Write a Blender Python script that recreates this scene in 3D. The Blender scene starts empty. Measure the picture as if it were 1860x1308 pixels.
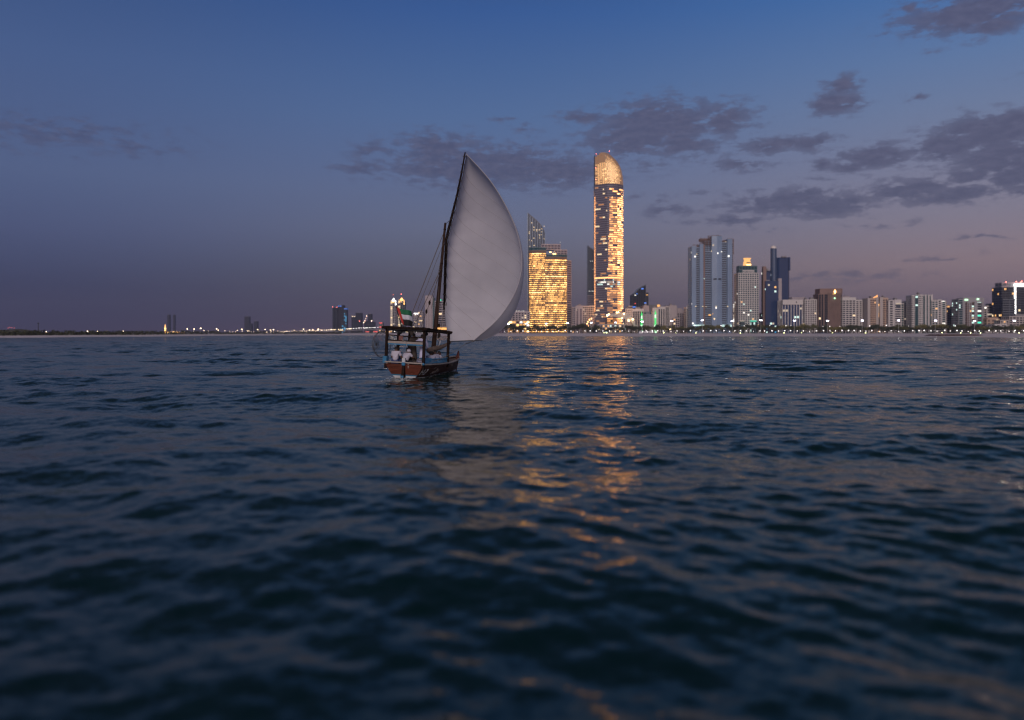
import bpy, bmesh, math, random
import numpy as np
from mathutils import Vector, Matrix

random.seed(7)
S = bpy.context.scene
C = S.collection
R = math.radians

# ---------------------------------------------------------------- camera
F = 1460.0          # focal length in pixels of a 1860 px wide frame
CX, HY = 930.0, 605.0
CAM_H = 2.4
cam = bpy.data.cameras.new('camera')
cam.sensor_width = 36.0
cam.lens = 36.0 * F / 1860.0
cam.shift_y = -(654.0 - HY) / 1860.0
cam.clip_start = 0.05
cam.clip_end = 60000
cam.dof.use_dof = True
cam.dof.focus_distance = 56.0
cam.dof.aperture_fstop = 0.36
cam_o = bpy.data.objects.new('camera', cam)
cam_o.location = (0, 0, CAM_H)
cam_o.rotation_euler = (R(90), 0, 0)
C.objects.link(cam_o)
S.camera = cam_o

# ---------------------------------------------------------------- sky
def lin(c):
    c = c / 255.0
    return c / 12.92 if c <= 0.04045 else ((c + 0.055) / 1.055) ** 2.4
def srgb(r, g, b):
    return (lin(r), lin(g), lin(b), 1.0)

SUN_EL, SUN_AZ = 22.0, 187.0      # low last light behind the camera (azimuth clockwise from +Y)
W = bpy.data.worlds.new('World')
S.world = W
W.use_nodes = True
nt = W.node_tree
nt.nodes.clear()
def N(t, **k):
    n = nt.nodes.new(t)
    for a, v in k.items():
        setattr(n, a, v)
    return n
def L(a, b):
    nt.links.new(a, b)
def M(op, a, b=None, c=None, clamp=False):
    n = N('ShaderNodeMath', operation=op, use_clamp=clamp)
    for i, v in enumerate((a, b, c)):
        if v is None: continue
        if isinstance(v, (int, float)): n.inputs[i].default_value = v
        else: L(v, n.inputs[i])
    return n.outputs[0]
tc = N('ShaderNodeTexCoord')
sep = N('ShaderNodeSeparateXYZ'); L(tc.outputs['Generated'], sep.inputs[0])
X, Y, Z = sep.outputs
az = M('ARCTAN2', X, Y)
el = M('ARCSINE', Z)
elp = M('MAXIMUM', el, 0.0)
def ramp(stops):
    r = N('ShaderNodeValToRGB')
    e = r.color_ramp.elements
    e[0].position, e[0].color = stops[0][0], srgb(*stops[0][1])
    e[1].position, e[1].color = stops[-1][0], srgb(*stops[-1][1])
    for p, c in stops[1:-1]:
        n = e.new(p); n.color = srgb(*c)
    L(M('DIVIDE', elp, math.pi / 2), r.inputs[0])
    return r.outputs[0]
def deg(d): return d / 90.0
SKY_L = [(0, (56, 50, 84)), (deg(1.0), (46, 48, 86)), (deg(3), (44, 52, 94)), (deg(6.5), (68, 79, 121)), (deg(10), (78, 94, 135)),
         (deg(17), (65, 90, 139)), (deg(22), (47, 77, 130)), (deg(28), (31, 50, 86)), (deg(50), (10, 20, 38)), (1, (8, 17, 36))]
SKY_C = [(0, (108, 82, 92)), (deg(1), (96, 82, 95)), (deg(4), (93, 90, 106)), (deg(7.5), (102, 107, 135)), (deg(11), (93, 108, 147)), (deg(15), (79, 107, 154)),
         (deg(18), (66, 99, 152)), (deg(22), (45, 86, 149)), (deg(28), (31, 54, 94)), (deg(50), (10, 20, 38)), (1, (8, 17, 36))]
SKY_R = [(0, (126, 104, 114)), (deg(3), (142, 119, 128)), (deg(4.5), (150, 127, 134)), (deg(7.5), (136, 128, 146)), (deg(14), (109, 125, 160)), (deg(17), (93, 121, 166)),
         (deg(21.5), (60, 107, 168)), (deg(28), (35, 62, 102)), (deg(50), (11, 21, 39)), (1, (8, 17, 36))]
def smooth(x, a, b):
    n = N('ShaderNodeMapRange', interpolation_type='SMOOTHSTEP')
    L(x, n.inputs[0]); n.inputs[1].default_value = a; n.inputs[2].default_value = b
    return n.outputs[0]
def mixc(f, a, b, blend='MIX'):
    n = N('ShaderNodeMix', data_type='RGBA', blend_type=blend)
    if isinstance(f, (int, float)): n.inputs[0].default_value = f
    else: L(f, n.inputs[0])
    for i, v in ((6, a), (7, b)):
        if isinstance(v, tuple): n.inputs[i].default_value = v
        else: L(v, n.inputs[i])
    return n.outputs[2]
base = mixc(smooth(az, R(-34), R(2)), ramp(SKY_L), ramp(SKY_C))
base = mixc(smooth(az, R(-4), R(34)), base, ramp(SKY_R))

base = mixc(.06, base, srgb(100, 100, 116))      # grey mixed into the sky colour as a painted haze veil

# clouds: broken cumulus banks, written as azimuth / elevation ellipses broken up by noise
comb = N('ShaderNodeCombineXYZ'); L(az, comb.inputs[0]); L(el, comb.inputs[1])
wv = N('ShaderNodeTexNoise'); wv.inputs['Scale'].default_value = 26; wv.inputs['Detail'].default_value = 3
L(comb.outputs[0], wv.inputs['Vector'])
wsub = N('ShaderNodeVectorMath', operation='SUBTRACT'); L(wv.outputs['Color'], wsub.inputs[0]); wsub.inputs[1].default_value = (.5, .5, .5)
wsc = N('ShaderNodeVectorMath', operation='MULTIPLY'); L(wsub.outputs[0], wsc.inputs[0]); wsc.inputs[1].default_value = (.036, .016, 0)
wadd = N('ShaderNodeVectorMath', operation='ADD'); L(comb.outputs[0], wadd.inputs[0]); L(wsc.outputs[0], wadd.inputs[1])
P2 = wadd.outputs[0]
CL = [(1195,228,100,34,1),(1150,255,75,24,1),(1060,213,55,9,.8),(1318,218,46,24,.95),(1240,262,55,20,.9),
      (800,272,70,24,.9),(880,303,150,30,1),(1020,312,80,24,.95),(672,272,30,14,.7),(655,305,48,13,.75),(780,310,60,18,.85),
      (920,215,28,6,.6),(952,238,22,13,.55),(1530,157,22,15,.9),(1518,190,34,15,1),(1668,175,12,6,.8),
      (1420,264,66,12,.9),(1478,258,28,13,.9),(1340,297,50,11,.75),(1590,288,56,17,1),(1545,306,36,11,.85),(1502,298,16,11,.8),
      (1715,266,52,18,1),(1790,244,70,24,1),(1850,222,30,18,1),(1820,283,60,26,1),(1850,312,40,26,1),(1765,316,46,14,.9),
      (1650,345,58,15,.95),(1742,352,56,13,.95),(1690,362,50,10,.8),(1850,352,18,6,.8),(1430,368,84,17,1),(1512,374,54,17,1),
      (1478,352,40,11,.85),(1212,384,42,10,.75),(1235,405,26,5,.6),(1330,402,46,8,.85),(1395,419,30,4,.7),(1200,362,14,12,.6),
      (1770,22,90,22,1),(1800,46,40,14,.9),(1652,12,22,7,.8),(1690,90,14,5,.6),(1790,433,40,4,.7),(1530,502,110,9,.6),
      (100,243,170,26,.60),(225,266,100,13,.56),(40,230,60,14,.55),(1700,470,70,5,.55),(1260,352,60,7,.5),(1620,408,60,5,.55),(1480,325,50,6,.5),(1380,345,40,6,.5),(1155,356,18,7,.6),(1350,420,60,5,.4),(1180,300,60,18,.55),(1600,262,18,8,.5),(1700,500,40,5,.4),(1840,145,30,5,.4)]
acc = None
for (px, py, hw, hh, am) in CL:
    a = math.atan2(px - CX, F)
    e = math.atan2((HY - py) * math.cos(a), F)
    v = N('ShaderNodeVectorMath', operation='SUBTRACT'); L(P2, v.inputs[0]); v.inputs[1].default_value = (a, e, 0)
    m = N('ShaderNodeVectorMath', operation='MULTIPLY'); L(v.outputs[0], m.inputs[0])
    m.inputs[1].default_value = (F / hw * .72, F / hh * .70, 0)
    ln = N('ShaderNodeVectorMath', operation='LENGTH'); L(m.outputs[0], ln.inputs[0])
    mr = N('ShaderNodeMapRange', interpolation_type='LINEAR'); L(ln.outputs['Value'], mr.inputs[0])
    mr.inputs[1].default_value = 0.0; mr.inputs[2].default_value = 1.75; mr.inputs[3].default_value = am; mr.inputs[4].default_value = 0.0
    acc = mr.outputs[0] if acc is None else M('MAXIMUM', acc, mr.outputs[0])
st = N('ShaderNodeVectorMath', operation='MULTIPLY'); L(comb.outputs[0], st.inputs[0]); st.inputs[1].default_value = (1, 2.6, 1)
nz = N('ShaderNodeTexNoise'); nz.inputs['Scale'].default_value = 44; nz.inputs['Detail'].default_value = 10; nz.inputs['Roughness'].default_value = .66
L(st.outputs[0], nz.inputs['Vector'])
dens = M('ADD', M('MULTIPLY', acc, 1.08), M('MULTIPLY', M('SUBTRACT', nz.outputs[0], .5), 2.5))
cl = smooth(dens, .31, .72)
faint = M('MINIMUM', M('MULTIPLY', acc, 1.35), 1.0)
shade = smooth(nz.outputs[0], .3, .72)
cl_col = mixc(smooth(az, R(-30), R(25)), srgb(66, 72, 108), srgb(80, 80, 108))
cl_col = mixc(M('MULTIPLY', smooth(elp, R(9), R(2)), .5), cl_col, srgb(98, 88, 106))
nz2 = N('ShaderNodeTexNoise'); nz2.inputs['Scale'].default_value = 70; nz2.inputs['Detail'].default_value = 6; nz2.inputs['Roughness'].default_value = .6
L(st.outputs[0], nz2.inputs['Vector'])
cl_col = mixc(M('MULTIPLY', smooth(nz2.outputs[0], .35, .70), .55), cl_col, srgb(100, 99, 126))
cl_col = mixc(M('MULTIPLY', shade, .25), cl_col, srgb(70, 70, 98))
base = mixc(M('MULTIPLY', M('MULTIPLY', cl, faint), .93), base, cl_col)

skyt = N('ShaderNodeTexSky', sky_type='NISHITA')
skyt.sun_disc = False
skyt.sun_elevation = R(SUN_EL)
skyt.sun_rotation = R(SUN_AZ)
skyt.altitude = 0; skyt.air_density = 1.2; skyt.dust_density = 2.0; skyt.ozone_density = 3.0
bg1 = N('ShaderNodeBackground'); L(base, bg1.inputs[0]); bg1.inputs[1].default_value = 0.97
bg2 = N('ShaderNodeBackground'); L(skyt.outputs[0], bg2.inputs[0]); bg2.inputs[1].default_value = 0.005
ad = N('ShaderNodeAddShader'); L(bg1.outputs[0], ad.inputs[0]); L(bg2.outputs[0], ad.inputs[1])
wo = N('ShaderNodeOutputWorld'); L(ad.outputs[0], wo.inputs[0])
W.cycles.sampling_method = 'MANUAL'
W.cycles.sample_map_resolution = 512

# ---------------------------------------------------------------- last warm light after sunset
sun = bpy.data.lights.new('sun', 'SUN')
sun.energy = 1.7
sun.angle = R(22)
sun.color = (1.0, .84, .80)
sun_o = bpy.data.objects.new('sun', sun)
sd = Vector((math.sin(R(SUN_AZ)) * math.cos(R(SUN_EL)), math.cos(R(SUN_AZ)) * math.cos(R(SUN_EL)), math.sin(R(SUN_EL))))
sun_o.rotation_euler = sd.to_track_quat('Z', 'Y').to_euler()
C.objects.link(sun_o)

# ---------------------------------------------------------------- exposure and renderer
vs = S.view_settings
vs.view_transform = 'Standard'
try: vs.look = 'None'
except Exception: pass
vs.exposure = 0.0
vs.gamma = 1.0
vs.use_curve_mapping = False
S.render.engine = 'CYCLES'
S.cycles.use_denoising = True
try:
    S.cycles.denoiser = 'OPENIMAGEDENOISE'
    S.cycles.denoising_input_passes = 'RGB_ALBEDO_NORMAL'
    S.cycles.denoising_prefilter = 'ACCURATE'
except Exception: pass
S.cycles.max_bounces = 6
S.cycles.diffuse_bounces = 2
S.cycles.glossy_bounces = 4
S.cycles.transmission_bounces = 2
S.cycles.transparent_max_bounces = 6
S.cycles.volume_bounces = 0
S.cycles.sample_clamp_indirect = 12
S.cycles.caustics_reflective = True
S.cycles.use_light_tree = True
S.cycles.filter_width = 1.25
S.render.film_transparent = False

# ---------------------------------------------------------------- helpers
def tag(o, label=None, cat=None, group=None, kind=None):
    if label: o['label'] = label
    if cat: o['category'] = cat
    if group: o['group'] = group
    if kind: o['kind'] = kind
    return o
def thing(name, label, cat, loc=(0, 0, 0), rz=0, group=None):
    o = bpy.data.objects.new(name, None)
    o.empty_display_size = .2
    C.objects.link(o)
    o.location = loc
    o.rotation_euler = (0, 0, rz)
    return tag(o, label, cat, group)

MATS = {}
def mat(name, col, rough=.7, metal=0., emit=None, est=0., noise=None, bump=None, spec=.5, sampling=None):
    m = bpy.data.materials.new(name); m.use_nodes = True
    t = m.node_tree; b = t.nodes['Principled BSDF']
    col = tuple(col)[:3] + (1,)
    b.inputs['Base Color'].default_value = col
    b.inputs['Roughness'].default_value = rough
    b.inputs['Metallic'].default_value = metal
    b.inputs['Specular IOR Level'].default_value = spec
    if emit:
        b.inputs['Emission Color'].default_value = tuple(emit)[:3] + (1,)
        b.inputs['Emission Strength'].default_value = est
    if noise:                                   # (scale xyz, amount): uneven colour, grain
        tcn = t.nodes.new('ShaderNodeTexCoord'); mp = t.nodes.new('ShaderNodeMapping')
        mp.inputs['Scale'].default_value = noise[0]
        t.links.new(tcn.outputs['Object'], mp.inputs[0])
        n = t.nodes.new('ShaderNodeTexNoise'); n.inputs['Detail'].default_value = 5; n.inputs['Scale'].default_value = 1
        t.links.new(mp.outputs[0], n.inputs['Vector'])
        mr = t.nodes.new('ShaderNodeMapRange'); t.links.new(n.outputs[0], mr.inputs[0])
        mr.inputs[1].default_value = .25; mr.inputs[2].default_value = .75
        mr.inputs[3].default_value = 1 - noise[1]; mr.inputs[4].default_value = 1 + noise[1]
        mx = t.nodes.new('ShaderNodeVectorMath'); mx.operation = 'SCALE'
        mx.inputs[0].default_value = col[:3]; t.links.new(mr.outputs[0], mx.inputs['Scale'])
        t.links.new(mx.outputs[0], b.inputs['Base Color'])
        if bump:
            bp = t.nodes.new('ShaderNodeBump'); bp.inputs['Strength'].default_value = bump[0]; bp.inputs['Distance'].default_value = bump[1]
            t.links.new(n.outputs[0], bp.inputs['Height']); t.links.new(bp.outputs[0], b.inputs['Normal'])
    if sampling:
        m.cycles.emission_sampling = sampling
    MATS[name] = m
    return m

class MB:
    """collects faces; build() links them as one mesh object"""
    def __init__(s): s.v = []; s.f = []
    def add(s, vs, fs):
        n = len(s.v); s.v += [tuple(p) for p in vs]; s.f += [tuple(i + n for i in q) for q in fs]; return s
    def quad(s, a, b, c, d): return s.add((a, b, c, d), ((0, 1, 2, 3),))
    def box(s, x0, x1, y0, y1, z0, z1):
        return s.add(((x0,y0,z0),(x1,y0,z0),(x1,y1,z0),(x0,y1,z0),(x0,y0,z1),(x1,y0,z1),(x1,y1,z1),(x0,y1,z1)),
                     ((0,3,2,1),(4,5,6,7),(0,1,5,4),(1,2,6,5),(2,3,7,6),(3,0,4,7)))
    def prism(s, poly, z0, z1):
        n = len(poly)
        z1s = z1 if isinstance(z1, (list, tuple)) else [z1] * n
        v = [(p[0], p[1], z0) for p in poly] + [(p[0], p[1], z1s[i]) for i, p in enumerate(poly)]
        f = [tuple(range(n - 1, -1, -1)), tuple(range(n, 2 * n))] + [(i, (i + 1) % n, n + (i + 1) % n, n + i) for i in range(n)]
        return s.add(v, f)
    def tube(s, path, r, n=6, cap=True):
        path = [Vector(p) for p in path]
        rs = r if isinstance(r, (list, tuple)) else [r] * len(path)
        v = []; up = None
        for i, p in enumerate(path):
            d = (path[min(i + 1, len(path) - 1)] - path[max(i - 1, 0)]).normalized()
            if up is None:
                up = Vector((0, 0, 1)) if abs(d.z) < .9 else Vector((1, 0, 0))
            a = d.cross(up).normalized(); up = a.cross(d).normalized()
            for k in range(n):
                t = 2 * math.pi * k / n
                v.append(p + (a * math.cos(t) + up * math.sin(t)) * rs[i])
        f = []
        for i in range(len(path) - 1):
            for k in range(n):
                f.append((i*n+k, i*n+(k+1)%n, (i+1)*n+(k+1)%n, (i+1)*n+k))
        if cap:
            f.append(tuple(range(n - 1, -1, -1))); m = (len(path) - 1) * n; f.append(tuple(range(m, m + n)))
        return s.add(v, f)
    def ball(s, c, r, nu=8, nv=5):
        rx, ry, rz = r if isinstance(r, (list, tuple)) else (r, r, r)
        v = [(c[0], c[1], c[2] - rz)]
        for j in range(1, nv):
            t = math.pi * j / nv - math.pi / 2
            for i in range(nu):
                p = 2 * math.pi * i / nu
                v.append((c[0] + rx*math.cos(t)*math.cos(p), c[1] + ry*math.cos(t)*math.sin(p), c[2] + rz*math.sin(t)))
        v.append((c[0], c[1], c[2] + rz)); f = []
        for i in range(nu):
            f.append((0, 1 + (i+1) % nu, 1 + i))
            for j in range(nv - 2):
                a = 1 + j*nu; f.append((a+i, a+(i+1)%nu, a+nu+(i+1)%nu, a+nu+i))
            f.append((1+(nv-2)*nu+i, 1+(nv-2)*nu+(i+1)%nu, len(v)-1))
        return s.add(v, f)
    def build(s, name, m, parent=None, org=None, smooth=False, kind=None):
        me = bpy.data.meshes.new(name)
        vs = s.v if org is None else [(p[0]-org[0], p[1]-org[1], p[2]-org[2]) for p in s.v]
        me.from_pydata(vs, [], s.f)
        me.materials.append(MATS[m] if isinstance(m, str) else m)
        if smooth: me.polygons.foreach_set('use_smooth', [True] * len(me.polygons))
        me.update()
        o = bpy.data.objects.new(name, me); C.objects.link(o)
        if parent is not None: o.parent = parent
        if kind: o['kind'] = kind
        return o
def WX(px, D): return (px - CX) / F * D
def WZ(py, D): return CAM_H + (HY - py) / F * D
# ---------------------------------------------------------------- materials
mat('sand', (.70, .60, .59), .95, noise=((.05, .05, .3), .18))
mat('soil', (.10, .09, .07), .95, noise=((.02, .02, .02), .3))
mat('rock', (.13, .085, .075), .9, noise=((.6, .6, .6), .35))
mat('beige', (.50, .43, .40), .85, noise=((.06, .06, .02), .10))
mat('white_wall', (.62, .565, .54), .85, noise=((.06, .06, .02), .08))
mat('grey_wall', (.36, .34, .35), .85, noise=((.06, .06, .02), .10))
mat('mauve_wall', (.42, .36, .37), .85, noise=((.06, .06, .02), .10))
mat('tan_wall', (.52, .36, .27), .85, noise=((.06, .06, .02), .10))
mat('brown_wall', (.27, .175, .145), .85, noise=((.06, .06, .02), .15))
mat('brown_panel', (.19, .125, .105), .8, noise=((.15, .15, .15), .2))
mat('dark_wall', (.10, .10, .115), .7)
mat('slate', (.14, .15, .17), .6)
mat('teal_wall', (.10, .16, .17), .5)
mat('steel_blue', (.21, .28, .39), .28, noise=((.08, .08, .02), .12), spec=.7)
mat('pale_glass', (.24, .32, .45), .20, noise=((.08, .08, .02), .15), spec=.8)
mat('navy_glass', (.028, .052, .125), .12, spec=.8)
mat('navy_steel', (.055, .085, .155), .3, spec=.7)
mat('tower_skin', (.22, .20, .235), .5)
mat('bronze_band', (.20, .13, .085), .6)
mat('gold_rib', (.34, .22, .14), .5)
mat('dark_glass', (.020, .024, .032), .12, spec=.7)
mat('teal_glass', (.012, .055, .065), .12, spec=.8)
mat('grey_glass', (.07, .085, .11), .15, spec=.8)
mat('plum_glass', (.11, .092, .115), .2, spec=.7)
mat('dome_white', (.75, .68, .62), .5)
mat('silhouette_wall', (.045, .045, .055), .9)  # unlit silhouette look of the far towers is put into this dark colour
mat('far_wall', (.07, .08, .10), .9)
def em(name, col, st, sampling='NONE'):
    mat(name, (.02, .02, .02), .6, emit=col, est=st, sampling=sampling)
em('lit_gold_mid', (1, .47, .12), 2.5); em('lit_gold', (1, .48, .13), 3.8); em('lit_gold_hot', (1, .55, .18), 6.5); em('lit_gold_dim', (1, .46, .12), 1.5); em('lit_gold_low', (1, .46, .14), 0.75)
em('lit_orange', (1, .40, .13), 3.8); em('lit_orange_hot', (1, .47, .18), 6.5); em('lit_orange_dim', (1, .42, .13), 1.7); em('lit_orange_low', (1, .40, .14), 0.65)
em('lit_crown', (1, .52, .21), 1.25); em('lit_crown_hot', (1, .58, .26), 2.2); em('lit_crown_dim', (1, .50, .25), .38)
em('lit_white', (1, .95, .85), 1.7); em('lit_cool', (.72, 1, .92), 1.15); em('lit_warm', (1, .72, .40), 1.5); em('lit_amber', (1, .50, .16), 1.3); em('lit_soft', (1, .8, .6), .6)
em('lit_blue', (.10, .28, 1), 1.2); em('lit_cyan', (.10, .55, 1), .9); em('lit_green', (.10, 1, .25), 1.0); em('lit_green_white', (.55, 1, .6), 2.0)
em('lit_red', (1, .10, .09), 1.5); em('lit_teal', (.05, .8, .5), 1.6)
em('lamp_white', (1, .93, .90), 6, 'AUTO'); em('lamp_flood', (.86, .84, 1), 18, 'AUTO'); em('lamp_warm', (1, .72, .42), 28, 'AUTO')
em('lamp_far', (1, .74, .48), 9); em('lamp_pink', (1, .62, .48), 16); em('lamp_red', (1, .16, .12), 10); em('lamp_gold', (1, .66, .28), 24, 'AUTO'); em('lamp_lime', (.95, 1, .42), 14, 'AUTO')
em('strip_white', (1, .95, .92), 6.0); em('sign_white', (1, .93, .9), 5.0)
mat('roof_plant', (.26, .24, .24), .8)
mat('metal_dark', (.05, .05, .055), .5, .6)
mat('metal_pale', (.5, .48, .46), .5)

# ---------------------------------------------------------------- sea
def make_sea():
    rng = np.random.default_rng(11)
    rs = [1.3]
    while rs[-1] < 260: rs.append(rs[-1] + max(.022, .0042 * rs[-1]))
    while rs[-1] < 5200: rs.append(rs[-1] * 1.02)
    rs = np.array(rs)
    th = np.radians(np.linspace(-54, 54, 760))
    r, t = np.meshgrid(rs, th, indexing='ij')
    x0 = r * np.sin(t); y0 = r * np.cos(t)
    dr = np.gradient(rs)[:, None] * np.ones_like(t)
    x = x0.copy(); y = y0.copy(); z = np.zeros_like(x0)
    n = 170
    lam = np.exp(np.linspace(np.log(.30), np.log(10.0), n)) * rng.uniform(.95, 1.05, n)
    main = math.radians(200)                     # waves run towards the camera, a little to one side
    lost = np.zeros(len(rs)); d1 = np.gradient(rs)
    def patches(seed, lo, hi):                   # gusts: rough and calm patches that drift over the sea
        g_ = np.random.default_rng(seed); f_ = np.zeros_like(x0)
        for _ in range(9):
            L_ = g_.uniform(9, 38); t_ = g_.uniform(0, 6.283); f_ += np.sin(2 * math.pi / L_ * (x0 * math.sin(t_) * .6 + y0 * math.cos(t_)) + g_.uniform(0, 6.283))
        return lo + (hi - lo) * (1 / (1 + np.exp(-f_ * .9)))
    gust = [patches(1, .45, 1.55), patches(2, .55, 1.45), patches(3, .7, 1.3)]
    swell = [(9.5, .030, 185), (12.5, .026, 212), (7.2, .028, 170), (15.5, .020, 200), (6.0, .022, 226)]
    for i in range(n):
        la = lam[i]; k = 2 * math.pi / la
        spread = 1.0 if la < 2.0 else .55
        d = main + rng.normal(0, spread)
        s = .0104 * (1.0 if la < 2.2 else (2.2 / la) ** .45) * (1.25 if la < .9 else (1.15 if la < 1.8 else 1.0)) * rng.uniform(.6, 1.4)
        a = s / k
        ph = rng.uniform(0, 2 * math.pi)
        w1 = np.clip((la / d1 - 2.6) / 2.0, 0, 1)
        lost += (1 - w1 ** 2) * s * s / 2
        rmax = max(5, int(np.count_nonzero(w1 > 0)))
        sl = slice(0, rmax)
        w = w1[sl, None]
        dx, dy = math.sin(d), math.cos(d)
        p = k * (x0[sl] * dx + y0[sl] * dy) + ph
        e_ = gust[0 if la < .9 else (1 if la < 2.4 else 2)][sl]
        w = w * e_
        c, sn = np.cos(p), np.sin(p)
        z[sl] += w * a * c
        q = .9
        x[sl] -= w * q * a * dx * sn
        y[sl] -= w * q * a * dy * sn
    for la, s, dg_ in swell:
        k = 2 * math.pi / la; a = s / k; d = math.radians(dg_); p = k * (x0 * math.sin(d) + y0 * math.cos(d)) + rng.uniform(0, 6.28)
        w = np.clip((la / d1 - 2.6) / 2.0, 0, 1)[:, None]
        z += w * a * np.cos(p); x -= w * a * math.sin(d) * np.sin(p); y -= w * a * math.cos(d) * np.sin(p)
    slope = np.sqrt(lost)[:, None] * gust[1]
    nr, nc = r.shape
    co = np.stack([x, y, z], -1).reshape(-1, 3)
    idx = np.arange(nr * nc).reshape(nr, nc)
    q = np.stack([idx[:-1, :-1], idx[:-1, 1:], idx[1:, 1:], idx[1:, :-1]], -1).reshape(-1, 4)
    me = bpy.data.meshes.new('sea')
    me.vertices.add(len(co)); me.vertices.foreach_set('co', co.astype(np.float32).ravel())
    me.loops.add(q.size); me.loops.foreach_set('vertex_index', q.astype(np.int32).ravel())
    me.polygons.add(len(q)); me.polygons.foreach_set('loop_start', np.arange(0, q.size, 4, dtype=np.int32))
    me.polygons.foreach_set('use_smooth', np.ones(len(q), bool))
    me.update(calc_edges=True)
    at = me.attributes.new('fine_slope', 'FLOAT', 'POINT'); at.data.foreach_set('value', slope.astype(np.float32).ravel())
    m = bpy.data.materials.new('sea_water'); m.use_nodes = True
    t_ = m.node_tree; b = t_.nodes['Principled BSDF']
    b.inputs['Base Color'].default_value = (.004, .021, .025, 1)
    b.inputs['Roughness'].default_value = .06
    b.inputs['IOR'].default_value = 1.333
    b.inputs['Specular Tint'].default_value = (1.0, .92, .83, 1)
    g = t_.nodes.new('ShaderNodeNewGeometry')
    def vm(op, a, b2=None, sc=None):
        v = t_.nodes.new('ShaderNodeVectorMath'); v.operation = op
        for k_, q_ in ((0, a), (1, b2)):
            if q_ is None: continue
            if isinstance(q_, tuple): v.inputs[k_].default_value = q_
            else: t_.links.new(q_, v.inputs[k_])
        if sc is not None:
            if isinstance(sc, (int, float)): v.inputs['Scale'].default_value = sc
            else: t_.links.new(sc, v.inputs['Scale'])
        return v.outputs[0]
    def ripple(sc, det, stretch, rot):
        mp = t_.nodes.new('ShaderNodeMapping'); mp.inputs['Scale'].default_value = stretch; mp.inputs['Rotation'].default_value = (0, 0, rot)
        t_.links.new(g.outputs['Position'], mp.inputs[0])
        nz = t_.nodes.new('ShaderNodeTexNoise'); nz.inputs['Scale'].default_value = sc; nz.inputs['Detail'].default_value = det; nz.inputs['Roughness'].default_value = .6
        t_.links.new(mp.outputs[0], nz.inputs['Vector'])
        return vm('SUBTRACT', nz.outputs['Color'], (.5, .5, .5))
    att = t_.nodes.new('ShaderNodeAttribute'); att.attribute_name = 'fine_slope'
    coarse = vm('ADD', ripple(.30, 4, (1, 1.6, 1), .35), ripple(1.3, 3, (1, 1.5, 1), -.2))
    mul = t_.nodes.new('ShaderNodeMath'); mul.operation = 'MULTIPLY'; t_.links.new(att.outputs['Fac'], mul.inputs[0]); mul.inputs[1].default_value = 6.0
    pert = vm('SCALE', coarse, None, mul.outputs[0])
    fine = vm('SCALE', ripple(6.0, 4, (1, 1.3, 1), .1), None, .30)
    yv = t_.nodes.new('ShaderNodeCombineXYZ'); yv.inputs[1].default_value = -.55; lean = vm('SCALE', yv.outputs[0], None, att.outputs['Fac'])     # shading normals tilted towards the camera to darken the far water
    pert = vm('MULTIPLY', vm('ADD', pert, fine), (1, 1, 0))
    nn = vm('NORMALIZE', vm('ADD', vm('ADD', g.outputs['Normal'], lean), pert))
    out_ = [q_ for q_ in t_.nodes if q_.type == 'OUTPUT_MATERIAL'][0]; t_.nodes.remove(b)
    fr = t_.nodes.new('ShaderNodeFresnel'); fr.inputs['IOR'].default_value = 1.333; t_.links.new(nn, fr.inputs['Normal'])
    df = t_.nodes.new('ShaderNodeBsdfDiffuse'); df.inputs['Color'].default_value = (.0025, .017, .019, 1)
    gl_ = t_.nodes.new('ShaderNodeBsdfGlossy'); gl_.inputs['Color'].default_value = (1.0, .955, .83, 1); gl_.inputs['Roughness'].default_value = .07; t_.links.new(nn, gl_.inputs['Normal'])
    mxs = t_.nodes.new('ShaderNodeMixShader'); t_.links.new(fr.outputs[0], mxs.inputs[0]); t_.links.new(df.outputs[0], mxs.inputs[1]); t_.links.new(gl_.outputs[0], mxs.inputs[2]); t_.links.new(mxs.outputs[0], out_.inputs[0])
    me.materials.append(m)
    o = bpy.data.objects.new('sea', me); C.objects.link(o)
    global sea_z
    def sea_z(wx, wy):
        i = min(len(rs) - 1, int(np.searchsorted(rs, math.hypot(wx, wy)))); j = min(len(th) - 1, int(np.searchsorted(th, math.atan2(wx, wy))))
        return float(z[i, j])
    tag(o, 'dark teal choppy sea at dusk reflecting the city lights', 'sea', kind='structure')
make_sea()

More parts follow.
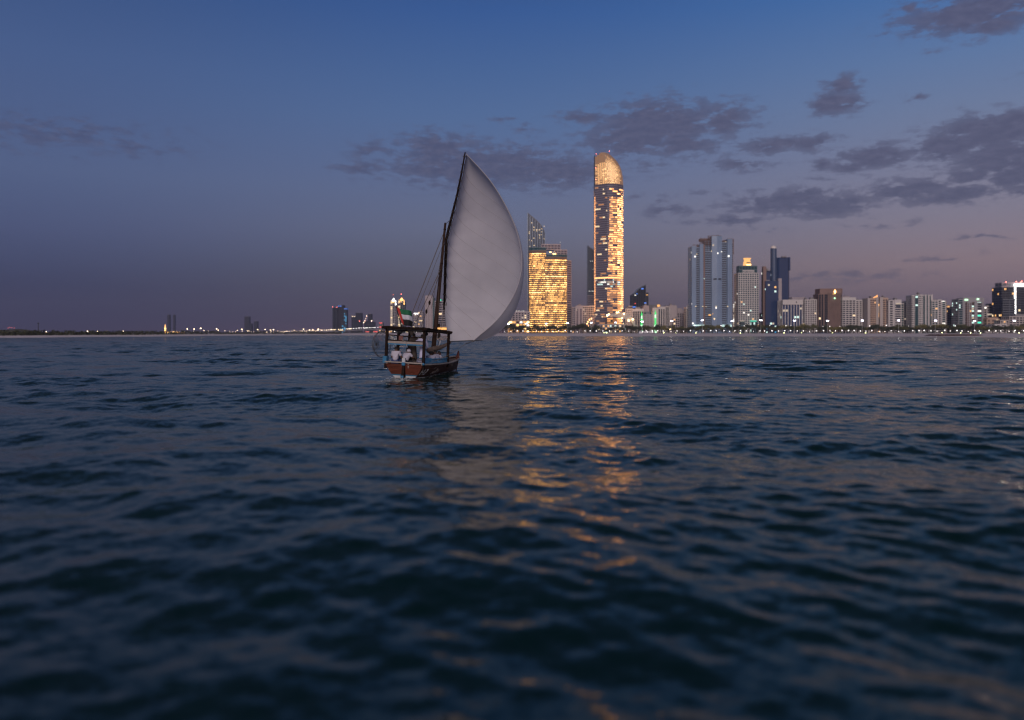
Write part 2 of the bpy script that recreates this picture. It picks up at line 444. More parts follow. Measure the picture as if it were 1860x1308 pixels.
# ---------------------------------------------------------------- shore
SH = [(-1400, 560), (-600, 600), (-100, 660), (100, 740), (250, 980), (330, 1900), (480, 2700), (600, 2300), (700, 1700), (850, 1380), (930, 1240),
      (1100, 1180), (1300, 1130), (1600, 1060), (1860, 960), (2400, 800), (3200, 650)]
ED = [(-1400, 380), (-100, 400), (0, 415), (240, 540), (480, 800), (600, 900), (700, 880), (850, 680), (930, 620),
      (1400, 590), (1600, 560), (1860, 440), (2400, 400), (3200, 380)]
def shoreD(px, SH=SH):
    for (a, da), (b, db) in zip(SH, SH[1:]):
        if a <= px <= b:
            t = (px - a) / (b - a); t = t * t * (3 - 2 * t); return da + (db - da) * t
    return SH[0][1] if px < SH[0][0] else SH[-1][1]
GZ = 1.9
def make_land():
    pxs = np.arange(-1400, 3201, 6.0)
    rng = random.Random(3)
    rows = [(-.4, -2.2), (-.12, -.35), (0, .03), (.05, .30), (.2, .80), (.5, 1.35), (.95, 1.82), (1.0, GZ)]
    b = MB(); wob = 0
    for p in pxs:
        D = shoreD(p); E_ = shoreD(p, ED); wob = wob * .85 + rng.uniform(-6, 6)
        for off, z in rows:
            d = E_ + (D - E_) * off + (wob if off < .5 else 0)
            b.v.append((WX(p, d), d, z))
    n = len(rows)
    for i in range(len(pxs) - 1):
        for j in range(n - 1):
            b.f.append((i*n+j, (i+1)*n+j, (i+1)*n+j+1, i*n+j+1))
    tag(b.build('beach', 'sand', smooth=True), 'pale sand beach strip along the far shore', 'beach', kind='structure')
    g = MB()
    for p in pxs:
        D = shoreD(p)
        for d, z in ((D - .5, GZ - .004), (D + 40, GZ + .1), (D + 600, GZ + .3), (8600, 2.4)):
            g.v.append((WX(p, d), d, z))
    for i in range(len(pxs) - 1):
        for j in range(3):
            g.f.append((i*4+j, (i+1)*4+j, (i+1)*4+j+1, i*4+j+1))
    tag(g.build('ground', 'soil'), 'dark level ground of the city behind the beach', 'ground', kind='structure')
    h = MB()                                       # low dune at the far left end of the shore
    D = 800
    for i in range(41):
        u = i / 40
        for j in range(9):
            w = j / 8
            z = 5.2 * math.sin(math.pi * u) ** .8 * math.sin(math.pi * w) ** .8
            h.v.append((WX(-4 + 62 * u, D + 60), D + 30 + 70 * w, GZ - .3 + z))
    for i in range(40):
        for j in range(8): h.f.append((i*9+j, (i+1)*9+j, (i+1)*9+j+1, i*9+j+1))
    tag(h.build('hill', 'soil', smooth=True), 'low rounded dune behind the dark trees on the far shore', 'hill', kind='structure')
make_land()
# ---------------------------------------------------------------- buildings
RB = random.Random(21)
class Bld:
    def __init__(s, name, label, px, D, group=None):
        s.D = D; s.org = (WX(px, D), D, GZ)
        s.o = thing(name, label, 'building', s.org, group=group)
    def part(s, mb, name, m, parent=None, kind=None, smooth=False):
        return mb.build(name, m, parent or s.o, s.org, smooth, kind)
def offset_poly(P, d):
    n = len(P); out = []
    for i in range(n):
        a, b, c = Vector(P[i-1]), Vector(P[i]), Vector(P[(i+1) % n])
        e1 = (b - a).normalized(); e2 = (c - b).normalized()
        n1 = Vector((e1.y, -e1.x)); n2 = Vector((e2.y, -e2.x))
        k = n1 + n2; den = max(.35, 1 + n1.dot(n2))
        out.append(b + k * (d / den))
    return out
def mixlit(p, mats, cl=0.0, seed=0):
    """lit-window rule: each cell is lit with probability p; cl > 0 makes whole runs of a floor share a fate"""
    rg = random.Random(seed); p = p * .7 if p < .3 else p
    rows = {}
    def f(e, i, n, k, nf):
        if (e, k) not in rows: rows[(e, k)] = rg.random()
        q = p * (1 - cl) + (cl * (1.0 if rows[(e, k)] < p else 0))
        return rg.choice(mats) if rg.random() < q else None
    return f
def wing(B, pts, ytop, depth=22, ybase=None, dD=0, fl=3.7, band=.42, bay=3.6, pier=.34, wall='beige', glass='dark_glass', lit=None, parapet=1.6,
         proud=.45, name='wing', inset=.12, topz=None, z0=None, sides=True, fins=None, skipb=0, ro=True):
    """one volume of a building: a glazed core, slabs and piers standing proud of it, and lit panes inside the openings.
    pts: front outline, left to right, as (image column, metres behind the front plane)"""
    if .3 < band < .58: band *= .78
    if .25 < pier < .58: pier *= .74
    D = B.D + dD
    zb = z0 if z0 is not None else (GZ if ybase is None else WZ(ybase, D))
    zt = WZ(ytop, D) if topz is None else topz
    P = [(WX(p, D), D + dy) for p, dy in pts]
    back = max(dy for _, dy in pts) + depth
    poly = P + [(P[-1][0], D + back), (P[0][0], D + back)]
    nfr = len(P) - 1
    core = MB().prism(poly, zb, zt)
    co = B.part(core, name, glass)
    off = offset_poly(poly, proud); offp = offset_poly(poly, proud * .72); offw = offset_poly(poly, inset)
    ne = len(poly)
    edges = list(range(nfr)) + ([nfr, ne - 1] if sides else [])
    nf = max(1, int(round((zt - parapet - zb) / fl))); fh = (zt - parapet - zb) / nf
    if band > 0:
        s = MB()
        zs = [(zb + k * fh, zb + k * fh + band * fh) for k in range(skipb, nf)] + [(zt - parapet, zt + .25)]
        for a, b_ in zs:
            for e in range(ne):
                i, j = e, (e + 1) % ne
                A, Bq, A2, B2 = off[i], off[j], Vector(poly[i]), Vector(poly[j])
                s.add(((A.x, A.y, a), (Bq.x, Bq.y, a), (Bq.x, Bq.y, b_), (A.x, A.y, b_), (A2.x, A2.y, a), (B2.x, B2.y, a), (B2.x, B2.y, b_), (A2.x, A2.y, b_)),
                      ((0, 1, 2, 3), (3, 2, 6, 7), (1, 0, 4, 5)))
        if ro:
            s.add([(p.x, p.y, zt + .25) for p in off], [tuple(range(ne))])
        B.part(s, 'floor_bands', wall, co, 'stuff')
    if pier > 0:
        s = MB()
        for e in edges:
            i, j = e, (e + 1) % ne
            A, Bq = Vector(poly[i]), Vector(poly[j]); A1, B1 = offp[i], offp[j]
            ln = (Bq - A).length; nb = max(1, round(ln / bay)); hw = pier * bay / 2 / ln
            for k in range(nb + 1):
                t = k / nb; t0, t1 = max(0, t - hw), min(1, t + hw)
                q = [A1.lerp(B1, t0), A1.lerp(B1, t1), A.lerp(Bq, t1), A.lerp(Bq, t0)]
                s.add([(p.x, p.y, zb) for p in q] + [(p.x, p.y, zt - .05) for p in q], ((0, 1, 5, 4), (1, 2, 6, 5), (3, 0, 4, 7)))
        B.part(s, 'piers', fins or wall, co, 'stuff')
    if ro and name == 'wing' and zt - zb > 25 and P[-1][0] - P[0][0] > 7:      # lift houses, tanks and aerials on the roof
        x0_, x1_ = P[0][0] + 1.2, P[-1][0] - 1.2; yy_ = D + back * .3; w_ = x1_ - x0_
        u_ = RB.uniform(0, .45); B.part(MB().box(x0_ + w_ * u_, x0_ + w_ * (u_ + RB.uniform(.25, .5)), yy_, yy_ + 6, zt + .27, zt + RB.uniform(2.2, 4.2)), 'lift_house', 'roof_plant', co)
        u_ = RB.uniform(.5, .85); B.part(MB().tube([(x0_ + w_ * u_, yy_ - 2, zt + .27), (x0_ + w_ * u_, yy_ - 2, zt + 2.2)], .9, 8), 'water_tank', 'roof_plant', co)
        if RB.random() < .5: B.part(MB().tube([(x0_ + w_ * .8, yy_ + 7, zt + .3), (x0_ + w_ * .8, yy_ + 7, zt + RB.uniform(5, 9))], [.16, .08], 5), 'roof_aerial', 'roof_plant', co)
    if lit:
        acc = {}
        for e in edges:
            i, j = e, (e + 1) % ne
            A, Bq = offw[i], offw[j]
            ln = (Bq - A).length; nb = max(1, round(ln / bay)); hw = pier * bay / 2 / ln + .004
            for k in range(nf):
                za, zc = zb + k * fh + band * fh + .05, zb + (k + 1) * fh - .05
                for c in range(nb):
                    m = lit(e, c, nb, k, nf)
                    if not m: continue
                    a, b_ = A.lerp(Bq, c / nb + hw), A.lerp(Bq, (c + 1) / nb - hw)
                    acc.setdefault(m, MB()).quad((a.x, a.y, za), (b_.x, b_.y, za), (b_.x, b_.y, zc), (a.x, a.y, zc))
        for m in sorted(acc):
            B.part(acc[m], 'lit_windows', m, co, 'stuff')
    return co
def slab(B, px0, px1, y0, y1, m, name, dD=0, th=1.0, parent=None):
    D = B.D + dD
    return B.part(MB().box(WX(px0, D), WX(px1, D), D, D + th, WZ(y1, D), WZ(y0, D)), name, m, parent)
def beacon(B, px, py, dD=0, m='lamp_red', r=.8, name='roof_beacon'):
    D = B.D + dD
    mb = MB().ball((WX(px, D), D, WZ(py, D)), r, 6, 4)
    return B.part(mb, name, m)
def mast(B, px, y0, y1, r=.35, dD=2, name='roof_mast', m='metal_dark'):
    D = B.D + dD
    return B.part(MB().tube([(WX(px, D), D, WZ(y1, D)), (WX(px, D), D, WZ(y0, D))], [r, r * .4], 6), name, m)

warm = ['lit_warm', 'lit_soft', 'lit_amber']
# --- far hazy towers on the left
B = Bld('tower_block', 'thin faint pair of hazy towers behind the brightly lit minaret', 311, 5600)
wing(B, [(304, 0), (308, 0)], 572, 20, wall='silhouette_wall', glass='silhouette_wall', bay=5); wing(B, [(314.5, 0), (317.5, 0)], 572, 16, wall='silhouette_wall', glass='silhouette_wall', bay=5)
B = Bld('tower_block', 'taller hazy tower with a stepped side beyond the harbour lights', 449, 5200)
wing(B, [(444, 0), (448, 0), (453, 0)], 575, 25, wall='silhouette_wall', glass='silhouette_wall', bay=5); wing(B, [(453.6, 0), (457, 0)], 588, 25, wall='silhouette_wall', glass='silhouette_wall', bay=5)
B = Bld('tower_block', 'shorter hazy tower standing alone beside the stepped hazy tower', 464, 5200)
wing(B, [(461, 0), (467.5, 0)], 584, 25, wall='silhouette_wall', glass='silhouette_wall', bay=5)
# lit minaret and its hall
B = Bld('minaret', 'slim minaret glowing bright yellow on the far left shore', 300, 2600)
D = B.D
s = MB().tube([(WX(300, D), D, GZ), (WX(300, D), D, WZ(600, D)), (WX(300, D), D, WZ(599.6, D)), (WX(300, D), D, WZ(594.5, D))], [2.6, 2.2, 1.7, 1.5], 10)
B.part(s, 'shaft', 'lit_gold', smooth=False)  # walls glow by themselves in place of floodlighting
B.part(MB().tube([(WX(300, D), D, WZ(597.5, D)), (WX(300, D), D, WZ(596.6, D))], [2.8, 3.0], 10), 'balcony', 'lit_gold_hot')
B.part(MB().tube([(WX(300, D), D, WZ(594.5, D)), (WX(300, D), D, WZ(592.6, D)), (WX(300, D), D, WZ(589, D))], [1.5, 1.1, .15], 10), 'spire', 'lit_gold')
B = Bld('harbour_hall', 'long low hall lit bright yellow beside the slim minaret', 318, 2620)
wing(B, [(303, 0), (309, 0)], 602.5, 20, wall='beige', lit=mixlit(.9, ['lit_gold_hot', 'lit_gold'], 0, 1), fl=5, bay=5)
wing(B, [(311, 0), (321, 0)], 601.5, 20, wall='beige', lit=mixlit(.9, ['lit_gold_hot', 'lit_gold'], 0, 2), fl=5, bay=5)
wing(B, [(321.5, 0), (331, 0)], 603, 20, wall='beige', lit=mixlit(.6, ['lit_gold_dim', 'lit_gold'], 0, 3), fl=5, bay=5)
# the cluster of towers around the causeway
bl = mixlit(.05, ['lit_cyan', 'lit_soft', 'lit_blue'], .3, 4)
B = Bld('tower_block', 'slender twin shafted grey tower left of the blue lit tower', 607, 2900)
wing(B, [(604, 0), (607.5, 0)], 558.5, 22, wall='far_wall', fl=4.5, bay=6); wing(B, [(609.2, 0), (612, 0)], 559, 22, wall='far_wall', fl=4.5, bay=6)
beacon(B, 604, 557.5, r=1.1); beacon(B, 612, 558, r=1.1)
B = Bld('tower_block', 'tall dark tower with rows of blue and cyan lit windows', 620, 2860)
wing(B, [(613.5, 0), (624, 0)], 554.5, 25, wall='silhouette_wall', fl=4.5, bay=7, lit=lambda e, i, n, k, nf: ('lit_blue' if k == nf - 1 and i < n - 1 and e == 0 else ('lit_cyan' if e == 0 and i == n - 1 and k < nf * .5 and RB.random() < .5 else None)))
wing(B, [(624.6, 0), (629.5, 0)], 559.5, 25, wall='far_wall', fl=4.5, bay=6, lit=lambda e, i, n, k, nf: ('lit_blue' if k == nf - 1 else ('lit_cyan' if e == 0 and RB.random() < .4 else None)))
slab(B, 616, 623, 599, 601.5, 'lit_warm', 'lit_lobby', dD=-1)
B = Bld('tower_block', 'hazy grey tower with a low wing, right of the blue lit tower', 648, 3600)
wing(B, [(638.5, 0), (645.3, 0)], 575, 30, wall='silhouette_wall', fl=5, bay=8); wing(B, [(646, 0), (656.5, 0)], 568.5, 30, wall='silhouette_wall', fl=5, bay=8)
beacon(B, 640, 575, m='lamp_far', r=1.2); beacon(B, 644, 575, m='lamp_far', r=1.2); beacon(B, 653, 583.5, r=1.3, dD=-1)
B = Bld('tower_block', 'hazy stepped tower with small lights, third right of the causeway', 668, 3500)
wing(B, [(661.5, 0), (668, 0)], 583, 30, wall='silhouette_wall', fl=5, bay=8); wing(B, [(668.6, 0), (674.5, 0)], 570.5, 30, wall='silhouette_wall', fl=5, bay=8)
wing(B, [(675, 0), (680, 0)], 585, 30, wall='silhouette_wall', fl=5, bay=8)
for q in ((666, 574, 'lamp_warm'), (664, 579, 'lamp_far'), (663, 583, 'lamp_pink'), (660, 586, 'lamp_warm'), (675, 583, 'lamp_pink')): beacon(B, q[0], q[1], -2, q[2], 1.1)
B = Bld('shop_block', 'low block with red neon strips left of the boat canopy', 692, 1900)
wing(B, [(688.5, 0), (694.5, 0)], 586.5, 20, wall='grey_wall', fl=4, lit=mixlit(.2, warm, 0, 6))
slab(B, 689, 694, 586, 587.4, 'lit_red', 'neon_sign', dD=-1); slab(B, 688.6, 694, 593.6, 594.8, 'lit_red', 'neon_sign', dD=-1)
# two towers with lit pointed tops
def spire_tower(label, px0, px1, ytop, D, tip, lm, wallm):
    B = Bld('spire_tower', label, (px0 + px1) / 2, D)
    c = (px0 + px1) / 2; w = px1 - px0
    wing(B, [(px0, 2), (px0 + w * .38, 0)], ytop + 5, 16, wall='beige', lit=mixlit(.85, ['lit_soft', 'lit_warm', 'lit_soft'], .3, 7), bay=6, fl=4)
    wing(B, [(px0 + w * .4, 1), (px1, 3)], ytop + 3, 16, wall=wallm, lit=mixlit(.12, warm, 0, 8), bay=4)
    wing(B, [(px0 + w * .18, 2), (px1 - w * .15, 2)], ytop, 10, wall='beige', lit=mixlit(.7, ['lit_gold', 'lit_warm'], 0, 9), bay=3, ybase=ytop + 4)
    z0, z1 = WZ(ytop, D), WZ(tip, D); r = w * .28 * D / F; x = WX(c, D)
    B.part(MB().add([(x-r, D+3, z0+.3), (x+r, D+3, z0+.3), (x+r, D+3+2*r, z0+.3), (x-r, D+3+2*r, z0+.3), (x, D+3+r, z1)], [(0,1,4),(1,2,4),(2,3,4),(3,0,4),(3,2,1,0)]), 'pyramid_roof', lm)
    for sx in (-1, 1):
        B.part(MB().tube([(x + sx * w * .4 * D / F, D + 3, z0 - 9), (x + sx * w * .4 * D / F, D + 3, z0 + 2)], [1.4, .2], 6), 'pinnacle', 'lit_warm' if sx < 0 else lm)
    B.part(MB().tube([(x, D + 3 + r, z1 - 1), (x, D + 3 + r, z1 + 6)], [.3, .12], 5), 'roof_mast', 'metal_dark')
    beacon(B, c, tip - 5.6, 4, r=.7)
spire_tower('tower with white lit pyramid top rising behind the flagpole', 709, 719.5, 547, 1750, 541, 'strip_white', 'grey_wall')
spire_tower('tower with gold lit pyramid top rising behind the flag', 722.5, 735, 546, 1790, 540, 'lit_gold', 'slate')
B = Bld('tower_block', 'grey stepped block behind the stern ropes with white roof sign', 760, 1800)
wing(B, [(750, 0), (759, 0)], 570.5, 25, wall='mauve_wall', glass='grey_glass', lit=mixlit(.08, warm, 0, 10)); wing(B, [(759.6, 0), (768.5, 0)], 566, 25, wall='mauve_wall', glass='grey_glass', lit=mixlit(.05, warm, 0, 11))
slab(B, 752, 760, 569, 570.4, 'sign_white', 'roof_sign', dD=-1); slab(B, 761.5, 767, 582, 583.2, 'lit_warm', 'wall_sign', dD=-1)
B = Bld('tower_block', 'tan slab tower standing between the ropes and the mast', 780, 1650)
wing(B, [(772.5, 0), (785.5, 0)], 537, 24, wall='mauve_wall', glass='brown_panel', bay=5, pier=.8, band=.2, lit=mixlit(.02, warm, 0, 12), parapet=14)
wing(B, [(786, 1), (788.5, 1)], 541, 22, wall='teal_wall', glass='teal_glass', bay=3)
B = Bld('tower_block', 'banded glass office tower with green roof sign beside the sail', 803, 1550)
wing(B, [(790, 2), (803, 0), (816, 2)], 547, 26, wall='mauve_wall', glass='dark_glass', bay=40, pier=.02, band=.42, fl=4.4, lit=mixlit(.05, ['lit_warm', 'lit_cool'], .3, 13))
wing(B, [(797, 4), (814, 4)], 543.5, 16, wall='teal_wall', glass='teal_glass', ybase=547, fl=3); slab(B, 799.6, 801.6, 544.2, 546, 'lit_teal', 'roof_sign', dD=-1.2)
slab(B, 792, 815, 595, 599, 'lit_gold_dim', 'lit_lobby', dD=-1)
# behind the sail's foot
B = Bld('apartment_block', 'wide beige block between the sail edge and the golden tower', 945, 1420)
wing(B, [(918, 0), (936, 0), (962, 0)], 565.5, 24, wall='mauve_wall', lit=mixlit(.10, warm, 0, 14), bay=5.5, pier=.55, band=.5, parapet=3)
for p in (938, 941, 944.5, 948, 951.5): beacon(B, p, 565, -.5, 'lit_white', .55, 'roof_light')
B = Bld('entrance_pavilion', 'low gold lit pavilion at the foot of the beige block', 945, 1370)
wing(B, [(922, 2), (931, 0), (962, 0)], 582, 20, wall='tan_wall', fl=5.5, band=.5, bay=6, lit=lambda e, i, n, k, nf: RB.choice(['lit_gold_hot', 'lit_gold', 'lit_white', None, None, 'lit_gold_dim']) if k < nf else None)
# --- golden office tower
GO = ['lit_gold', 'lit_gold', 'lit_gold_hot', 'lit_gold_dim', 'lit_gold_low', 'lit_gold_hot']
def gold_rule(seed, p0=.84):
    rg = random.Random(seed); fl_ = {}; a_, b_, c_ = [rg.uniform(0, 6.28) for _ in range(3)]
    LV = [None, 'lit_gold_low', 'lit_gold_low', 'lit_gold_dim', 'lit_gold_mid', 'lit_gold', 'lit_gold', 'lit_gold_hot']
    def f(e, i, n, k, nf):
        if k > nf - 2: return None
        if k not in fl_: fl_[k] = rg.gauss(0, .13)
        u = e + i / n
        q = .60 + fl_[k] + .10 * math.sin(u * 2.1 + k * .31 + a_) + .11 * math.sin(u * 5.3 - k * .57 + b_) + .08 * math.sin(k * 1.9 + c_ + (i // 4) * 2.2) + rg.gauss(0, .13)
        return LV[max(0, min(7, int(q * 8)))]
    return f
B = Bld('office_tower', 'wide office tower with every floor glowing gold and a pointed fin', 1000, 1480)
gk = dict(wall='bronze_band', glass='brown_panel', fl=3.8, band=.60, bay=1.8, pier=.12, proud=.5)
wing(B, [(961.5, 5), (967, 1), (977, -2), (991.5, 0)], 455, 26, lit=gold_rule(31), name='curved_wing', **gk)
wing(B, [(990.6, -5), (1004, -4.5), (1018, -2), (1029.5, 2)], 467, 30, lit=gold_rule(32, .88), name='curved_wing', **gk)
wing(B, [(1030.4, 3), (1038.5, 12)], 472.5, 20, wall='mauve_wall', glass='plum_glass', fl=4.15, band=.4, bay=30, pier=.02, name='side_wall', lit=mixlit(.01, warm, 0, 5))
# glass cap strips above the lit floors
wing(B, [(961.5, 5), (967, 1), (977, -2), (991.5, 0)], 449.6, 14, ybase=454.7, wall='teal_wall', glass='teal_glass', fl=4, band=.2, bay=4, pier=.1, name='glass_cap', parapet=.8)
wing(B, [(992, -3), (1018, -1), (1030, 4)], 462.5, 14, ybase=466.7, wall='teal_wall', glass='teal_glass', fl=4, band=.2, bay=4, pier=.1, name='glass_cap', parapet=.8)
wing(B, [(984, 18), (1019, 20)], 441.5, 14, ybase=452, dD=0, wall='mauve_wall', glass='plum_glass', fl=4, band=.25, bay=6, pier=.15, name='roof_screen')
wing(B, [(1008, 10), (1030.5, 12)], 452.5, 14, ybase=466, wall='mauve_wall', glass='plum_glass', fl=4, band=.25, bay=6, pier=.15, name='roof_screen', lit=mixlit(.12, ['lit_gold_hot'], 0, 8))
slab(B, 1004, 1010, 460.3, 462, 'lit_gold_hot', 'roof_light', dD=-4); slab(B, 998, 1001.5, 457.2, 458.8, 'lit_gold_hot', 'roof_light', dD=-4)
beacon(B, 1018, 440, 20, 'lit_white', .6); mast(B, 1018, 440.4, 443, .25, 21)
# pointed fin
def fin(B, pts, ybase, dD, th, m, mull, name):
    D = B.D + dD
    pol = [(WX(x, D), WZ(y, D)) for x, y in pts]; zb = WZ(ybase, D)
    n = len(pol); v = [(x, D, z) for x, z in pol] + [(x, D, zb) for x, z in pol]
    v += [(x, D + th, z) for x, z in pol] + [(x, D + th, zb) for x, z in pol]
    f = []
    for i in range(n - 1):
        f += [(n + i, n + i + 1, i + 1, i), (2*n + i, 2*n + i + 1, 3*n + i + 1, 3*n + i), (i, i + 1, 2*n + i + 1, 2*n + i)]
    f += [(0, 2*n, 3*n, n), (n - 1, 2*n - 1, 4*n - 1, 3*n - 1)]
    co = B.part(MB().add(v, f), name, m)
    s = MB()
    x0, x1 = pol[0][0], pol[-1][0]; k = 7
    for j in range(k + 1):
        x = x0 + (x1 - x0) * j / k
        for i in range(n - 1):
            if pol[i][0] <= x <= pol[i+1][0] + .001:
                t = (x - pol[i][0]) / max(1e-6, pol[i+1][0] - pol[i][0]); z = pol[i][1] + t * (pol[i+1][1] - pol[i][1]); break
        w = .5 if j in (0, k) else .45
        s.box(x - w, x + w, D - .7, D - .02, zb, z + .2)
    B.part(s, 'mullions', mull, co, 'stuff')
    s = MB()
    for i in range(n - 1):
        (xa, za), (xb, zb2) = pol[i], pol[i+1]
        s.add([(xa, D-1.0, za-2), (xb, D-1.0, zb2-2), (xb, D-1.0, zb2+.4), (xa, D-1.0, za+.4), (xa, D-.02, za-2), (xb, D-.02, zb2-2), (xb, D-.02, zb2+.4), (xa, D-.02, za+.4)],
              [(0,1,2,3),(3,2,6,7),(1,0,4,5)])
    B.part(s, 'top_rim', 'slate', co)
    return co, pol, D
co, pol, FD = fin(B, [(958.3, 386.5), (966, 393), (975, 400.5), (983, 409), (988.5, 419), (990, 426)], 598, 30, 10, 'grey_glass', 'steel_blue', 'pointed_fin')
s = MB(); rg = random.Random(4)
for _ in range(26):
    x = WX(rg.choice([961, 965, 969, 974, 979, 983, 987]) + rg.uniform(0, 1), FD); z = WZ(rg.uniform(402, 449) + max(0, (x - pol[0][0]) * .2), FD)
    s.box(x - .5, x + .5 + rg.uniform(0, 1.6), FD - .3, FD - .1, z - .45, z + .45)
B.part(s, 'lit_windows', 'lit_warm', co, 'stuff')
# grey apartments right of the golden tower
B = Bld('apartment_block', 'grey brown apartment block right of the golden tower', 1052, 1470)
wing(B, [(1039.5, 0), (1045, 0)], 558, 20, wall='mauve_wall', lit=mixlit(.04, warm, 0, 15)); wing(B, [(1045.6, -1), (1058, -1)], 555.5, 22, wall='mauve_wall', glass='plum_glass', bay=5, pier=.6, band=.2, lit=mixlit(.06, warm, 0, 16), parapet=6)
wing(B, [(1058.6, 0), (1068, 0)], 556, 22, wall='beige', lit=mixlit(.04, warm, 0, 17)); wing(B, [(1068.6, 1), (1081, 1)], 556, 22, wall='beige', lit=mixlit(.08, warm, 0, 18))
# slant topped slab
B = Bld('slant_tower', 'thin dark tower with slanted roof just left of the tallest tower', 1074, 1620)
co, pol, FD = fin(B, [(1067.6, 446), (1072, 449.5), (1080, 455)], 598, 0, 18, 'grey_glass', 'slate', 'tower_body')
s = MB(); rg = random.Random(9)
for y, xs in ((474, (1071, 1074.5)), (528.5, (1070, 1074, 1077)), (541, (1071, 1074)), (547, (1070, 1073, 1076)), (550, (1071.5,)), (489, (1076,)), (556, (1074,))):
    for x_ in xs: s.box(WX(x_, FD) - .2, WX(x_ + 2, FD), FD - .35, FD - .1, WZ(y + .8, FD), WZ(y, FD))
B.part(s, 'lit_windows', 'lit_white', co, 'stuff')
wing(B, [(1067.6, -1.5), (1080, -1.5)], 537, 1, ybase=599, wall='mauve_wall', glass='plum_glass', bay=20, pier=.02, fl=4, name='lower_floors', ro=False)
# --- the tallest tower
B = Bld('landmark_tower', 'tallest tower with curved lit crown and amber lit floors', 1108, 1440)
rgL = random.Random(77)
memoL = {}
def runs_of(key, n, pick):
    if key not in memoL:
        r_ = []
        while len(r_) < n: r_ += [pick()] * rgL.choice([1, 2, 2, 3, 4, 5])
        memoL[key] = r_
    return memoL[key]
def land_rule(e, i, n, k, nf):
    v = k / nf
    def pick():
        q = rgL.random()
        if .30 < v < .35 and q < .35: return rgL.choice(['lit_cool', 'lit_white', 'lit_soft'])
        if .355 < v < .366: return 'lit_orange'
        if e == 0:
            return 'lit_warm' if q < .05 else ('lit_orange_low' if q < .12 else None)
        if v > .965 or v < .045: return None
        dens = .5 if v > .90 else .93
        if q > dens: return None
        q /= dens
        if e >= 4: return 'lit_orange_hot' if q < .55 else 'lit_orange'
        if e == 3: return 'lit_orange_hot' if q < .25 else ('lit_orange' if q < .7 else 'lit_orange_dim')
        return ('lit_orange' if q < .28 else ('lit_orange_dim' if q < .68 else 'lit_orange_low')) if v > .42 else ('lit_orange_dim' if q < .35 else ('lit_orange_low' if q < .85 else None))
    m_ = runs_of((e, k), n, pick)[i]
    if e == 1 and v > .36 and (i + .5) / n < (v - .25) * .75 + .06 * math.sin(k * 1.7): return None    # the lit zone leans away from the ridge higher up
    return m_
LP = [(1082.5, 14), (1103, 0), (1113, .5), (1122, 4), (1129.5, 10), (1134.5, 19)]
wing(B, LP, 333.5, 16, wall='tower_skin', glass='plum_glass', fl=3.9, band=.50, bay=2.2, pier=.05, proud=.5, lit=land_rule, name='shaft', parapet=.6, ro=False)
# strip of edge lamps on the left corner
D = B.D; s = MB(); y = 356
while y < 566:
    s.box(WX(1081.3, D), WX(1082.3, D), D + 12.5, D + 13.3, WZ(y + 1.3, D), WZ(y, D)); y += 2.7
B.part(s, 'edge_lights', 'lit_orange', kind='stuff')
# crown: a glazed shell of stacked rings that shrinks from the right to a peak
def rightx(y):
    T = [(276, 1107.5), (279, 1112), (285, 1119.5), (291, 1124.5), (298, 1128.6), (306, 1131.4), (315, 1133.2), (325, 1134.2), (333.5, 1134.5)]
    for (a, xa), (b, xb) in zip(T, T[1:]):
        if a <= y <= b: return xa + (xb - xa) * (y - a) / (b - a)
    return T[-1][1]
rows = []; y = 333.5
while y > 277: rows.append(y); y -= 2.05
rows.append(276.6)
glass_acc = {}; ribs = MB(); lipm = MB()
def ring(y):
    rx = rightx(y); lx = 1082.5
    return [(lx + (p - 1082.5) * (rx - lx) / (1134.5 - 1082.5), dy + (333.5 - y) * .02) for p, dy in LP]
rgc = random.Random(5)
for a, b in zip(rows, rows[1:]):
    Ra, Rb = ring(a), ring(b)
    for e in range(len(LP) - 1):
        (xa, da), (xb, db), (xc, dc), (xd, dd) = Ra[e], Ra[e+1], Rb[e+1], Rb[e]
        nb = (5, 4, 4, 3, 3)[e]
        for i in range(nb):
            def pt(u, top):
                (x0, y0), (x1, y1) = ((xd, dd), (xc, dc)) if top else ((xa, da), (xb, db))
                return (WX(x0 + (x1 - x0) * u, D), D + y0 + (y1 - y0) * u, WZ(b if top else a, D))
            if b < 281.5 and e == 0 and (281.5 - b) > 5 * (i + 1) / nb: continue
            u0, u1 = i / nb, (i + 1) / nb
            v = (333.5 - a) / 57
            cx = (e + (i + .5) / nb)
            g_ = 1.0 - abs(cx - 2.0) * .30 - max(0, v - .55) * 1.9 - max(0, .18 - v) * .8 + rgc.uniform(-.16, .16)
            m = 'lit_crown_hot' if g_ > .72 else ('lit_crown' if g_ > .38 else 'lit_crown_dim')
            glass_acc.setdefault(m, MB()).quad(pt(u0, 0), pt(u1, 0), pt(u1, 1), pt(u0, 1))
            A_, B_ = Vector(pt(u0, 0)), Vector(pt(u0, 1))
            o_ = Vector((0, -.55, 0)); w_ = Vector((.32, 0, 0))
            ribs.add([A_ - w_ + o_, A_ + w_ + o_, B_ + w_ + o_, B_ - w_ + o_, A_ - w_, A_ + w_, B_ + w_, B_ - w_], [(0,1,2,3),(4,0,3,7),(1,5,6,2)])
        A_, B_ = Vector(pt(0, 0)), Vector((WX(xb, D), D + db, WZ(a, D)))
        A_ = Vector((WX(xa, D), D + da, WZ(a, D))); o_ = Vector((0, -.7, 0)); h_ = Vector((0, 0, .55))
        ribs.add([A_ + o_, B_ + o_, B_ + o_ + h_, A_ + o_ + h_, A_, B_, B_ + h_, A_ + h_], [(0,1,2,3),(3,2,6,7),(1,0,4,5)])
crown = B.part(MB().prism([(WX(p, D), D + dy) for p, dy in LP] + [(WX(1134.5, D), D + 36), (WX(1082.5, D), D + 36)], WZ(334.6, D), WZ(333.2, D)), 'crown', 'slate')
